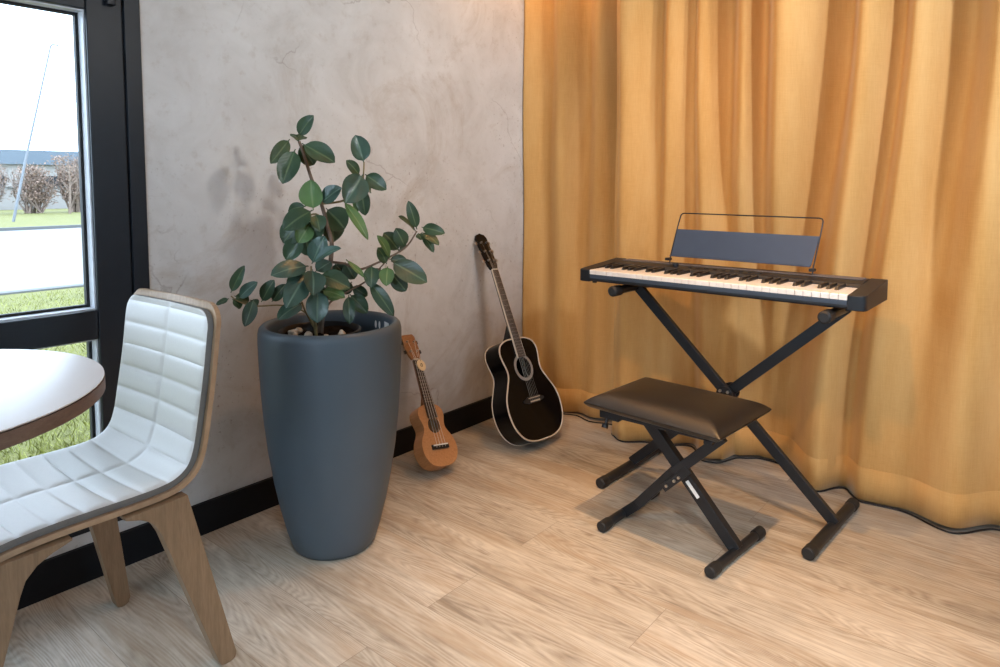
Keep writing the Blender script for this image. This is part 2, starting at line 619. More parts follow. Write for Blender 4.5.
mb.box((1.4, YF - 0.15, 2.4), (2.6, YF, ZC))
struct(mb.build('wall_front', 'wall_paint'), 'pale wall behind the viewer', 'wall')
struct(MB().box((0, YF, 0), (0.014, YB, 0.098)).build('baseboard_left', 'skirting', bevel=0.002), 'black skirting board along the plaster wall', 'baseboard')
struct(MB().box((0.014, YB - 0.014, 0), (XR, YB, 0.098)).build('baseboard_back', 'skirting', bevel=0.002), 'black skirting board behind the curtains', 'baseboard')

# window_1: anthracite frame, transoms, panes
win = bpy.data.objects.new('window_1', None)
COL.objects.link(win)
win.location = (0, 0.3, WZ0)
struct(win, 'dark metal framed window with a low transom overlooking grass and road', 'window')
GX = -0.058
mb = MB()
mb.box((-0.12, 0.786, WZ0), (0.004, WY1, WZ1))                 # outer frame jamb
mb.box((-0.12, WY0, WZ0), (0.004, WY0 + 0.06, WZ1))
mb.box((-0.12, WY0 + 0.06, WZ1 - 0.06), (0.004, 0.786, WZ1))
mb.box((-0.12, WY0 + 0.06, WZ0), (0.004, 0.786, WZ0 + 0.03))
mb.build('outer_frame', 'frame', win, bevel=0.003)
mb = MB()
mb.box((-0.10, 0.694, WZ0 + 0.03), (0.0, 0.783, WZ1 - 0.06))   # sash stile beside the jamb
mb.box((-0.10, WY0 + 0.06, WZ0 + 0.03), (0.0, 0.694, 0.242))
mb.box((-0.10, WY0 + 0.06, 0.645), (0.0, 0.694, 0.724))        # low transom
mb.box((-0.10, WY0 + 0.06, 1.512), (0.0, 0.694, 1.60))         # high transom
mb.box((-0.10, WY0 + 0.06, WZ1 - 0.12), (0.0, 0.694, WZ1 - 0.06))
mb.box((-0.10, -0.95, 0.242), (0.0, -0.86, 0.645))
mb.box((-0.10, -0.95, 0.724), (0.0, -0.86, 1.512))
mb.box((-0.10, -0.95, 1.60), (0.0, -0.86, WZ1 - 0.12))
mb.build('sash', 'frame', win, bevel=0.004)
panes = []
for y0, y1 in ((-0.86, 0.694), (WY0 + 0.06, -0.95)):
    for z0, z1 in ((0.242, 0.645), (0.724, 1.512), (1.60, WZ1 - 0.12)):
        g = MB().box((GX - 0.006, y0, z0), (GX, y1, z1)).build('pane', 'glass', win, smooth=0)
        gk = MB()
        t = 0.011
        for lo, hi in (((y0, z0), (y1, z0 + t)), ((y0, z1 - t), (y1, z1)), ((y0, z0 + t), (y0 + t, z1 - t)), ((y1 - t, z0 + t), (y1, z1 - t))):
            gk.box((GX, lo[0], lo[1]), (GX + 0.012, hi[0], hi[1]))
        gk.build('gasket', 'gasket', win)
        bd = MB()
        t = 0.004
        for lo, hi in (((y0, z0), (y1, z0 + t)), ((y0, z1 - t), (y1, z1)), ((y0, z0 + t), (y0 + t, z1 - t)), ((y1 - t, z0 + t), (y1, z1 - t))):
            bd.box((GX + 0.014, lo[0], lo[1]), (-0.012, hi[0], hi[1]))
        bd.build('glazing_bead', 'bead', win)
h = MB().box((0.0, 0.738, 1.53), (0.022, 0.762, 1.67)).build('handle_plate', 'frame', win, bevel=0.004)
MB().tube([(0.010, 0.750, 1.548), (0.026, 0.750, 1.548)], 0.006, 12).build('screw', 'steel', win)
# window_2 on the right wall (out of view, lets daylight in)
w2 = MB()
for lo, hi in (((0.95, 0.85), (1.65, 0.90)), ((0.95, 2.0), (1.65, 2.05)), ((0.95, 0.90), (1.0, 2.0)), ((1.60, 0.90), (1.65, 2.0))):
    w2.box((XR + 0.02, lo[0], lo[1]), (XR + 0.09, hi[0], hi[1]))
struct(w2.build('window_2', 'frame', bevel=0.004), 'dark framed window on the right wall', 'window')
w3 = MB()
for lo, hi in (((1.4, 0.4), (2.6, 0.46)), ((1.4, 2.34), (2.6, 2.4)), ((1.4, 0.46), (1.46, 2.34)), ((2.54, 0.46), (2.6, 2.34)), ((1.97, 0.46), (2.03, 2.34))):
    w3.box((lo[0], YF - 0.09, lo[1]), (hi[0], YF - 0.02, hi[1]))
struct(w3.build('window_3', 'frame', bevel=0.004), 'dark framed window behind the viewer', 'window')

# ------------------------------------------------------------------ outdoors
GZ = -0.15


def ground(name, x0, x1, mat, label, z0=GZ, kind='structure'):
    o = MB().box((x1, -14, z0 - 0.2), (x0, 40, z0)).build(name, mat)
    o['kind'] = kind
    o['label'] = label
    o['category'] = 'ground'
    return o


ground('lawn', -0.27, -6.9, 'grass', 'bright green lawn just outside the window')
ground('road', -7.05, -19.4, 'road', 'pale asphalt road beyond the lawn', GZ - 0.02)
ground('verge', -19.6, -70, 'grass', 'grass verge between the road and the hedge')
k = MB().box((-7.05, -14, GZ - 0.2), (-6.9, 40, GZ + 0.02)).build('kerb_near', 'kerb')
struct(k, 'grey kerb along the near side of the road', 'kerb')
k = MB().box((-19.6, -14, GZ - 0.2), (-19.4, 40, GZ + 0.06)).build('kerb_far', 'kerb')
struct(k, 'grey kerb along the far side of the road', 'kerb')
# grass blades on the near lawn, real blades
gb = MB()
rg = random.Random(3)
for _ in range(26000):
    d = rg.random() ** 1.6
    x = -0.32 - 6.4 * d
    yc = 0.55 + (-x) * 0.33
    y = yc + rg.uniform(-0.9, 0.5) * (0.6 + 0.35 * -x)
    hgt = rg.uniform(0.02, 0.06)
    a = rg.uniform(0, 6.28)
    w = rg.uniform(0.0015, 0.0045)
    lx, ly = rg.uniform(-0.04, 0.04), rg.uniform(-0.04, 0.04)
    gb.add([(x - w * math.cos(a), y - w * math.sin(a), GZ), (x + w * math.cos(a), y + w * math.sin(a), GZ), (x + lx, y + ly, GZ + hgt)], [(0, 1, 2)])
M['blade'] = plain('grass_blades', (0.23, 0.235, 0.055), 0.8, 0, 0.5, 25)
o = gb.build('grass', 'blade', fix=False)
tag(o, 'grass blades on the lawn outside the window', 'grass', kind='stuff')

# leafless brown hedge bushes along the verge


def bush(name, label, x, y, h, w, seed, leafy=900):
    rr = random.Random(seed)
    t = thing(name, label, 'bush', (x, y, GZ), 'brown hedge bushes beyond the road')
    tw = MB()
    lf = MB()
    for s in range(26):
        a = rr.uniform(0, 6.28)
        lean = rr.uniform(0.1, 1.0) * w
        top = Vector((x + lean * math.cos(a) * 0.7, y + lean * math.sin(a), GZ + h * rr.uniform(0.6, 1.0)))
        base = Vector((x + rr.uniform(-.2, .2), y + rr.uniform(-.3, .3), GZ))
        mid = base.lerp(top, 0.5) + Vector((rr.uniform(-.2, .2), rr.uniform(-.25, .25), 0))
        top.y = min(max(top.y, y - 0.70), y + 0.70)
        mid.y = min(max(mid.y, y - 0.70), y + 0.70)
        tw.tube([base, mid, top], [0.045, 0.03, 0.012], 5)
        for b in range(9):
            f = rr.uniform(0.25, 0.98)
            p = base.lerp(mid, f * 2) if f < .5 else mid.lerp(top, f * 2 - 1)
            q = p + Vector((rr.uniform(-.5, .5), rr.uniform(-.6, .6), rr.uniform(0.05, .55)))
            q.z = min(q.z, GZ + h)
            q.y = min(max(q.y, y - 0.70), y + 0.70)
            tw.tube([p, q], [0.018, 0.006], 4)
            for c in range(leafy // 234 + 1):
                r_ = q.lerp(p, rr.random()) + Vector((rr.uniform(-.15, .15), rr.uniform(-.15, .15), rr.uniform(-.15, .15)))
                u = Vector((rr.uniform(-1, 1), rr.uniform(-1, 1), rr.uniform(-1, 1))).normalized() * rr.uniform(.03, .07)
                v = Vector((rr.uniform(-1, 1), rr.uniform(-1, 1), rr.uniform(-1, 1))).normalized() * rr.uniform(.03, .07)
                lf.add([tuple(r_ - u), tuple(r_ + v * .6), tuple(r_ + u), tuple(r_ - v * .6)], [(0, 1, 2, 3)])
    tw.build('twigs', 'hedge_twig', t, fix=False)
    lf.build('foliage', 'hedge_leaf', t, fix=False, smooth=0)
    return t


bush('hedge_bush', 'brown leafless hedge bush leftmost through the window', -31.0, 7.72, 2.05, 0.95, 11, 2600)
bush('hedge_bush', 'low brown hedge bush filling the gap behind the grey pole', -31.0, 9.35, 1.95, 0.85, 12, 2200)
bush('hedge_bush', 'tallest brown hedge bush with spreading twigs right of the pole', -31.0, 10.85, 2.4, 0.95, 13, 2200)
bush('hedge_bush', 'brown hedge bush beside the window frame', -31.0, 12.45, 2.2, 0.85, 14, 2200)
t = thing('sapling', 'thin bare sapling standing in front of the hedge', 'tree', (-29.2, 10.05, GZ))
tw = MB()
rr = random.Random(5)
tw.tube([(-29.2, 10.05, GZ), (-29.18, 10.1, 1.1), (-29.2, 10.07, 2.1)], [0.05, 0.04, 0.015], 6)
tw.build('trunk', 'hedge_twig', t)
br = MB()
for q in range(16):
    z = rr.uniform(0.7, 2.0)
    br.tube([(-29.19, 10.08, z), (-29.19 + rr.uniform(-.3, .3), 10.08 + rr.uniform(-.55, .55), z + rr.uniform(.1, .5))], [0.018, 0.005], 4)
br.build('branches', 'hedge_twig', t, fix=False)
# leaning grey pole with a short arm
t = thing('lamp_post', 'slim grey lamp post leaning beyond the road', 'lamp post', (-24.0, 6.75, GZ))
MB().tube([(-24, 6.75, GZ), (-24, 7.13, 1.67), (-24, 8.03, 5.6)], [0.042, 0.036, 0.028], 10).build('pole', 'pole', t)
MB().tube([(-24, 8.03, 5.6), (-24, 8.09, 5.66), (-24, 8.26, 5.64)], 0.026, 8).build('arm', 'pole', t)
# long low building and pale wall far behind the hedge
t = thing('warehouse', 'long blue grey warehouse far behind the hedge', 'building', (-62, 16, GZ))
MB().box((-70, -30, GZ), (-62, 60, 2.6)).build('wall', 'render_white', t)
MB().box((-70.4, -30.4, 2.6), (-61.6, 60.4, 3.75)).build('roof', 'metal_blue', t, bevel=0.03)
for y in range(10, 30, 4):
    MB().box((-62.0, y, 0.6), (-61.94, y + 2.2, 1.7)).build('window', 'frame', t)
t = thing('garden_wall', 'long white wall directly behind the hedge', 'wall', (-36, 12, GZ))
MB().box((-36.2, -14, GZ), (-36, 36, 0.85)).build('panel', 'render_white', t)
MB().box((-36.25, -14, 0.85), (-35.95, 36, 0.93)).build('coping', 'kerb', t)

# ================================================================== CURTAINS
# fold control points: (x_top, y_top, x_hem, y_hem); heights in between blend the two
LEFT_FOLDS = [(0.005, 2.530, 0.005, 2.530), (0.10, 2.590, 0.09, 2.585), (0.19, 2.545, 0.20, 2.560), (0.295, 2.610, 0.29, 2.600),
              (0.385, 2.565, 0.38, 2.570), (0.47, 2.615, 0.47, 2.600), (0.545, 2.560, 0.545, 2.565), (0.62, 2.600, 0.62, 2.58)]
RIGHT_FOLDS = [(0.520, 2.500, 0.545, 2.462), (0.575, 2.455, 0.605, 2.428), (0.70, 2.535, 0.705, 2.488), (0.755, 2.495, 0.745, 2.492),
               (0.83, 2.545, 0.845, 2.562), (0.875, 2.500, 0.955, 2.452), (0.965, 2.570, 1.010, 2.480), (1.055, 2.475, 1.030, 2.560), (1.105, 2.535, 1.110, 2.615),
               (1.195, 2.430, 1.150, 2.618), (1.385, 2.575, 1.190, 2.610), (1.450, 2.455, 1.350, 2.452), (1.55, 2.535, 1.418, 2.545),
               (1.595, 2.465, 1.487, 2.470), (1.735, 2.555, 1.60, 2.482), (1.81, 2.430, 1.745, 2.420), (1.95, 2.530, 1.862, 2.535),
               (2.06, 2.450, 1.98, 2.450), (2.18, 2.540, 2.10, 2.540), (2.30, 2.450, 2.24, 2.450), (2.42, 2.540, 2.38, 2.540), (2.60, 2.470, 2.60, 2.470)]


def curtain(name, folds, label, n_per=10, nz=46):
    ztop = 2.52
    cols = []
    for i in range(len(folds) - 1):
        for k in range(n_per):
            cols.append((i, k / n_per))
    cols.append((len(folds) - 2, 1.0))
    vs, fs = [], []
    nc = len(cols)
    rr = random.Random(len(folds))
    ph = [rr.uniform(0, 6.28) for _ in range(4)]
    for j in range(nz + 1):
        z = 0.006 + (ztop - 0.006) * j / nz
        w = min(1.0, max(0.0, z / 1.7))
        w = w * w * (3 - 2 * w)
        for i, f in cols:
            a, b = folds[i], folds[i + 1]
            xt, xb = a[0] + (b[0] - a[0]) * f, a[2] + (b[2] - a[2]) * f
            yt, yb = ease(a[1], b[1], f), ease(a[3], b[3], f)
            yt = 2.505 + (yt - 2.505) * 1.3
            x = xb + (xt - xb) * w
            y = yb + (yt - yb) * w
            y += 0.004 * math.sin(7 * z + 9 * x + ph[0]) + 0.003 * math.sin(17 * x + 3.1 * z + ph[1])
            hem = 0.008 * math.sin(11 * x + ph[2]) * max(0, 1 - z / 0.2)
            vs.append((x, y + hem * 0.5, z + max(0, 0.010 * math.sin(8 * x + ph[3])) * max(0, 1 - z / 0.5)))
    for j in range(nz):
        for i in range(nc - 1):
            fs.append((j * nc + i, j * nc + i + 1, (j + 1) * nc + i + 1, (j + 1) * nc + i))
    t = thing(name, label, 'curtain', ((folds[0][0] + folds[-1][0]) / 2, 2.52, 0), 'ochre linen curtains')
    o = MB().add(vs, fs).build('fabric', 'curtain', t, smooth=80, fix=False)
    md = o.modifiers.new('thickness', 'SOLIDIFY')
    md.thickness = 0.003
    md.offset = 0
    # stitched hem band along the bottom edge
    hv, hf = [], []
    for i in range(nc):
        for j in range(3):
            x, y, z = vs[j * nc + i]
            hv.append((x, y - 0.0022, z))
    for i in range(nc - 1):
        for j in range(2):
            hf.append((i * 3 + j, i * 3 + 3 + j, i * 3 + 4 + j, i * 3 + 1 + j))
    h = MB().add(hv, hf).build('hem', 'curtain', t, smooth=80, fix=False)
    md = h.modifiers.new('thickness', 'SOLIDIFY')
    md.thickness = 0.001
    md.offset = 0
    return t


curtain('curtain', LEFT_FOLDS, 'narrow ochre linen curtain in the corner behind the black guitar')
curtain('curtain', RIGHT_FOLDS, 'wide ochre linen curtain in deep folds behind the keyboard')
# rail the curtains hang from
t = thing('curtain_rail', 'slim white curtain rail under the ceiling', 'curtain rail', (1.3, 2.52, 2.55))
MB().box((0.0, 2.505, 2.525), (2.7, 2.535, 2.60)).build('track', 'white_paint', t)
# power cord at the left hem, then a thin dark line along the right hem


def hem_y(folds, x):
    for a, b in zip(folds, folds[1:]):
        if a[2] <= x <= b[2]:
            return ease(a[3], b[3], (x - a[2]) / max(1e-6, b[2] - a[2]))
    return folds[-1][3]


pts = [(0.12, 2.42, 0.0035), (0.16, 2.49, 0.0035)]
pts += [(x, hem_y(LEFT_FOLDS, x) - 0.035, 0.0035) for x in (0.205, 0.29, 0.38, 0.47, 0.52)]
pts += [(0.535, 2.47, 0.0035)]
pts += [(0.555 + 0.03 * i, hem_y(RIGHT_FOLDS, 0.555 + 0.03 * i) - 0.009, 0.0035) for i in range(55)]
tag(MB().tube(catmull(pts, 3), 0.0030, 8).build('cord_and_hem_line', 'cable', smooth=60), 'black power cord at the corner curtain, dark line along the wide hem', 'cord')

# ================================================================== KEYBOARD (61 keys)
KB = Matrix.Translation((0.642, 2.036, 0.711)) @ Matrix.Rotation(R(-1.0), 4, 'Z')
kb = thing('digital_keyboard', 'slim black digital keyboard with 61 keys on the X stand', 'keyboard', mat=KB)
mb = MB(KB)
mb.prism([(0.006, 0.006), (0.258, 0.006), (0.258, 0.030), (0.006, 0.024), (0.0, 0.018), (0.0, 0.010)], 0.02, 0.91, 'yzx')
mb.build('case', 'kb_case', kb, bevel=0.002)
mb = MB(KB)
mb.box((0.047, 0.0, 0.016), (0.883, 0.010, 0.031))
mb.build('front_fascia', 'kb_fascia', kb, bevel=0.003)
for x0, x1 in ((0.0, 0.047), (0.883, 0.93)):
    mb = MB(KB)
    c = 0.018
    left = x0 == 0
    poly = [(x0 + (c if left else 0), 0.0), (x1 - (0 if left else c), 0.0)]
    if not left:
        poly += [(x1 - 0.005, 0.005), (x1, c)]
    poly += [(x1, 0.258), (x0, 0.258)]
    if left:
        poly += [(x0, c), (x0 + 0.005, 0.005)]
    n = len(poly)
    vs = [KB @ Vector((a, b, 0.004)) for a, b in poly] + [KB @ Vector((a, b, 0.046 + 0.020 * min(1, b / 0.2))) for a, b in poly]
    fs = [tuple(reversed(range(n))), tuple(range(n, 2 * n))] + [(i, (i + 1) % n, n + (i + 1) % n, n + i) for i in range(n)]
    MB().add([tuple(v) for v in vs], fs).build('end_block', 'kb_case', kb, bevel=0.003, bseg=3)
mb = MB(KB)
mb.prism([(0.152, 0.030), (0.258, 0.030), (0.258, 0.064), (0.200, 0.064), (0.160, 0.058), (0.152, 0.050)], 0.047, 0.883, 'yzx')
mb.build('control_panel', 'kb_case', kb, bevel=0.002)
MB(KB).box((0.060, 0.206, 0.0635), (0.872, 0.252, 0.0665)).build('speaker_cloth', 'kb_cloth', kb, bevel=0.001)
mb = MB(KB)
mb.lathe([(0.0, 0.0), (0.011, 0.0), (0.011, 0.010), (0.009, 0.012), (0.0, 0.012)], (0.283, 0.186, 0.0615), 24)
mb.build('volume_knob', 'black_satin', kb)
for i in range(9):
    MB(KB).box((0.33 + i * 0.03, 0.181, 0.0605), (0.345 + i * 0.03, 0.187, 0.0635)).build('button', 'black_satin', kb, bevel=0.0006)
pitch = (0.883 - 0.047) / 36
wproto = bproto = None
for i in range(36):
    x = 0.047 + pitch * i
    if wproto is None:
        mb = MB(KB)
        mb.prism([(0.0015, 0.031), (0.152, 0.031), (0.152, 0.047), (0.004, 0.047), (0.0015, 0.0445)], x + 0.0005, x + pitch - 0.0005, 'yzx')
        wproto = mb.build('white_key', 'key_white', kb, bevel=0.0008)
    else:
        c = wproto.copy()
        COL.objects.link(c)
        c.parent = kb
        c.location = (pitch * i, 0, 0)
for i in range(35):
    if i % 7 in (2, 6):
        continue
    x = 0.047 + pitch * (i + 1)
    if bproto is None:
        b0 = i
        mb = MB(KB)
        w = 0.0055
        vs = []
        for y, z, ww in ((0.068, 0.045, w), (0.152, 0.045, w), (0.152, 0.057, w * 0.8), (0.077, 0.057, w * 0.8)):
            vs += [(x - ww, y, z), (x + ww, y, z)]
        mb.add(vs, [(0, 1, 3, 2), (2, 3, 5, 4), (4, 5, 7, 6), (6, 7, 1, 0), (0, 2, 4, 6), (1, 7, 5, 3)])
        bproto = mb.build('black_key', 'key_black', kb, bevel=0.001)
    else:
        c = bproto.copy()
        COL.objects.link(c)
        c.parent = kb
        c.location = (pitch * (i - b0), 0, 0)
for x, y in ((0.05, 0.03), (0.88, 0.03), (0.05, 0.22), (0.88, 0.22)):
    MB(KB).lathe([(0.008, 0.0), (0.009, 0.008)], (x, y, -0.002), 16).build('rubber_foot', 'rubber', kb)

# music rest: leaning plate held by a wire frame plugged into the back of the case
rest = thing('music_rest', 'dark blue sheet music rest with wire frame standing on the keyboard', 'music rest', (1.137, 2.245, 0.776))
p = lambda x, y, z: (x, y, z)
mb = MB()
n = Vector((0, -0.97, 0.25)).normalized()
a, b = Vector((0.897, 2.246, 0.806)), Vector((1.369, 2.240, 0.804))
c, d = Vector((1.384, 2.272, 0.896)), Vector((0.905, 2.277, 0.899))
lip = Vector((0, -0.014, 0.001))
mb.add([tuple(v) for v in (a, b, c, d)] + [tuple(v - n * 0.003) for v in (a, b, c, d)],
       [(0, 1, 2, 3), (7, 6, 5, 4), (0, 4, 5, 1), (1, 5, 6, 2), (2, 6, 7, 3), (3, 7, 4, 0)])
mb.build('plate', 'rest', rest, bevel=0.001)
mb = MB()
up = Vector((0, 0.004, 0.006))
mb.add([tuple(v) for v in (a + lip, b + lip, b, a)] + [tuple(v - Vector((0, 0, 0.003))) for v in (a + lip, b + lip, b, a)],
       [(0, 1, 2, 3), (7, 6, 5, 4), (0, 4, 5, 1), (1, 5, 6, 2), (2, 6, 7, 3), (3, 7, 4, 0)])
mb.build('ledge', 'rest', rest, bevel=0.0008)
wire = [(0.893, 2.243, 0.774), (0.893, 2.252, 0.806), (0.903, 2.282, 0.905), (0.909, 2.294, 0.946), (0.914, 2.296, 0.953), (0.922, 2.296, 0.955),
        (1.376, 2.291, 0.952), (1.384, 2.291, 0.950), (1.388, 2.289, 0.943), (1.385, 2.277, 0.901), (1.375, 2.247, 0.803), (1.374, 2.238, 0.772)]
MB().tube(wire, 0.0023, 10).build('wire_frame', 'black_satin', rest, smooth=60)
for x, y in ((0.886, 2.236), (1.372, 2.232)):
    MB().box((x - 0.006, y - 0.004, 0.788), (x + 0.010, y + 0.020, 0.797)).build('clip', 'black_satin', rest, bevel=0.001)

# ================================================================== KEYBOARD STAND
st = thing('keyboard_stand', 'black folding X stand carrying the keyboard', 'stand', (1.12, 2.21, 0))


def foot(parent, p0, p1, r, rc, lc, name='foot_bar'):
    p0, p1 = Vector(p0), Vector(p1)
    d = (p1 - p0).normalized()
    f = MB().tube([p0 + d * 0.004, p1 - d * 0.004], r, 20).build(name, 'stand', parent)
    for q, s in ((p0, 1), (p1, -1)):
        cp = MB().tube([q, q + d * s * 0.003, q + d * s * lc * 0.9, q + d * s * lc], [rc * 0.82, rc, rc, rc * 0.93], 20)
        cp.build('end_cap', 'rubber', f, smooth=40)
    return f


foot(st, (0.768, 1.99, 0.0185), (0.775, 2.44, 0.0185), 0.0165, 0.0185, 0.040)
foot(st, (1.457, 1.975, 0.0185), (1.482, 2.400, 0.0185), 0.0165, 0.0185, 0.040)
MB().bar((0.800, 2.185, 0.692), (1.478, 2.190, 0.030), 0.034, 0.020).build('cross_leg', 'stand', st, bevel=0.003)
MB().bar((1.484, 2.212, 0.692), (0.772, 2.212, 0.030), 0.034, 0.020).build('cross_leg', 'stand', st, bevel=0.003)
for y in (2.168, 2.227):
    MB().tube([(1.133, y - 0.004, 0.366), (1.133, y + 0.004, 0.366)], 0.028, 28).build('pivot_plate', 'stand', st, bevel=0.001)
for dx, dz in ((0, -0.006), (-0.013, 0.012), (0.013, 0.012)):
    MB().tube([(1.133 + dx, 2.158, 0.366 + dz), (1.133 + dx, 2.165, 0.366 + dz)], 0.005, 12).build('bolt', 'steel', st)
for x0, y0, x1, y1 in ((0.790, 2.018, 0.800, 2.375), (1.474, 1.992, 1.486, 2.345)):
    am = MB().tube([(x0, y0 + 0.02, 0.692), (x1, y1 - 0.02, 0.692)], 0.0145, 18).build('support_arm', 'stand', st)
    d = (Vector((x1, y1, 0)) - Vector((x0, y0, 0))).normalized()
    for q, s in ((Vector((x0, y0, 0.692)), 1), (Vector((x1, y1, 0.692)), -1)):
        MB().tube([q, q + d * s * 0.006, q + d * s * 0.05, q + d * s * 0.052], [0.013, 0.0185, 0.0185, 0.016], 18).build('rubber_grip', 'rubber', am, smooth=40)

# ================================================================== BENCH
be = thing('piano_bench', 'black padded keyboard bench on folding X legs', 'bench', (1.13, 1.885, 0))
SXC, SYC, SL, SW = 1.094, 1.888, 0.444, 0.336
rotb = R(-4.0)


def seat_pt(u, v, z):
    x, y = (u - .5) * SL, (v - .5) * SW
    return (SXC + x * math.cos(rotb) - y * math.sin(rotb), SYC + x * math.sin(rotb) + y * math.cos(rotb), z)


def remap(t):   # denser rows near the rim
    return 0.5 - 0.5 * math.cos(math.pi * t) if True else t


def seat_top(a, b):
    u, v = remap(a), remap(b)
    d = min(min(u, 1 - u) * SL, min(v, 1 - v) * SW)
    z = 0.392 + 0.036 * (1 - math.exp(-d / 0.036)) + 0.004 * math.sin(math.pi * u) * math.sin(math.pi * v)
    pin = 0.007 * (1 - math.exp(-d / 0.01))
    return seat_pt(u, v, z)


NU, NV = 48, 36
mb = MB()
mb.grid(seat_top, NU, NV)


def seat_bot(a, b):
    u, v = remap(a), remap(b)
    d = min(min(u, 1 - u) * SL, min(v, 1 - v) * SW)
    return seat_pt(u, v, 0.390 - 0.020 * (1 - math.exp(-d / 0.012)))


mb.grid(lambda a, b: seat_bot(a, b), NU, NV)
o = mb.build('seat_cushion', 'leather', be, smooth=60)
bm = bmesh.new()
bm.from_mesh(o.data)
bmesh.ops.remove_doubles(bm, verts=bm.verts, dist=0.0003)
bmesh.ops.recalc_face_normals(bm, faces=bm.faces)
bm.to_mesh(o.data)
bm.free()
mb = MB()
mb.box((0.935, 1.76, 0.356), (1.270, 1.788, 0.371))
mb.box((0.935, 1.978, 0.356), (1.270, 2.006, 0.371))
mb.box((0.945, 1.76, 0.346), (0.970, 2.006, 0.362))
mb.box((1.235, 1.76, 0.346), (1.260, 2.006, 0.362))
mb.build('seat_rail', 'stand', be, bevel=0.002)
mb = MB()
mb.box((0.900, 1.766, 0.345), (0.945, 1.796, 0.370))
mb.build('latch_bracket', 'stand', be, bevel=0.003)
MB().tube([(0.925, 1.772, 0.348), (0.925, 1.764, 0.334), (0.925, 1.760, 0.328), (0.925, 1.756, 0.320)], [0.005, 0.005, 0.010, 0.010], 14).build('latch_knob', 'stand', be)
foot(be, (0.928, 1.735, 0.0165), (0.942, 2.070, 0.0165), 0.0135, 0.0165, 0.045)
foot(be, (1.280, 1.712, 0.0165), (1.310, 2.028, 0.0165), 0.0135, 0.0165, 0.045)
lg = MB().bar((1.000, 1.868, 0.350), (1.296, 1.868, 0.022), 0.036, 0.030).build('cross_leg', 'stand', be, bevel=0.003)
# second leg: straight upper bar, flattened bend down to its foot
mb = MB()
mb.bar((1.262, 1.835, 0.350), (1.115, 1.838, 0.206), 0.030, 0.020)
mb.bar((1.112, 1.852, 0.208), (0.985, 1.855, 0.060), 0.030, 0.022)
mb.bar((0.995, 1.855, 0.070), (0.938, 1.872, 0.018), 0.030, 0.026)
mb.build('cross_leg', 'stand', be, bevel=0.002)
mb = MB()
mb.bar((1.165, 1.830, 0.232), (1.085, 1.830, 0.152), 0.024, 0.008)
mb.build('height_plate', 'stand', be, bevel=0.0015)
for x, z in ((1.136, 0.201), (1.122, 0.187), (1.098, 0.165)):
    MB().tube([(x, 1.821, z), (x, 1.828, z)], 0.0045, 12).build('bolt', 'steel', be)
dd = (Vector((1.296, 1.868, 0.022)) - Vector((1.000, 1.868, 0.350))).normalized()
p0 = Vector((1.000, 1.868, 0.350)) + dd * 0.222
mb = MB()
mb.bar(tuple(p0 + Vector((0, -0.0158, 0))), tuple(p0 + dd * 0.055 + Vector((0, -0.0158, 0))), 0.011, 0.001)
mb.build('sticker', 'label', lg)['label'] = 'small white sticker on the leg'

# ================================================================== GUITARS


def pose(loc, cols, s):
    m = Matrix.Identity(4)
    for i in range(3):
        for j in range(3):
            m[i][j] = cols[i][j]
        m[i][3] = loc[i]
    return m, s


def closed_outline(half, n):
    pts = [(x, y) for x, y in half] + [(-x, y) for x, y in reversed(half[1:-1])]
    return [(v.x, v.y) for v in catmull([(x, y, 0) for x, y in pts], n, True)]


def ray_outline(out, c, a):
    """distance from c along angle a to the outline"""
    dx, dy = math.cos(a), math.sin(a)
    best = None
    for i in range(len(out)):
        x0, y0 = out[i][0] - c[0], out[i][1] - c[1]
        x1, y1 = out[(i + 1) % len(out)][0] - c[0], out[(i + 1) % len(out)][1] - c[1]
        ex, ey = x1 - x0, y1 - y0
        den = dx * ey - dy * ex
        if abs(den) < 1e-12:
            continue
        t = (x0 * ey - y0 * ex) / den
        u = (x0 * dy - y0 * dx) / den
        if t > 0 and -1e-9 <= u <= 1 + 1e-9:
            best = t if best is None else max(best, t)
    return best


def sound_body(root, Mx, half, s, depth, hole_y, hole_r, mat, taper=0.0):
    out = closed_outline(half, 6)
    c = (0, hole_y)
    N = 160
    ang = sorted([math.atan2(y - c[1], x - c[0]) for x, y in out])
    ring = [(c[0] + ray_outline(out, c, a) * math.cos(a), c[1] + ray_outline(out, c, a) * math.sin(a)) for a in ang]
    hole = [(c[0] + hole_r * math.cos(a), c[1] + hole_r * math.sin(a)) for a in ang]
    n = len(ring)
    S = lambda x, y, z: (x * s, y * s, z * s)
    vs = [S(x, y, 0) for x, y in ring] + [S(x, y, 0) for x, y in hole] + [S(x, y, -0.003) for x, y in hole] + [S(x, y, -depth) for x, y in ring]
    fs = []
    for i in range(n):
        j = (i + 1) % n
        fs.append((i, j, n + j, n + i))
        fs.append((n + i, n + j, 2 * n + j, 2 * n + i))
        fs.append((3 * n + i, 3 * n + j, j, i))
    fs.append(tuple(3 * n + i for i in reversed(range(n))))
    b = MB(Mx).add(vs, fs).build('body', mat, root, smooth=40, fix=False)
    return b, ring


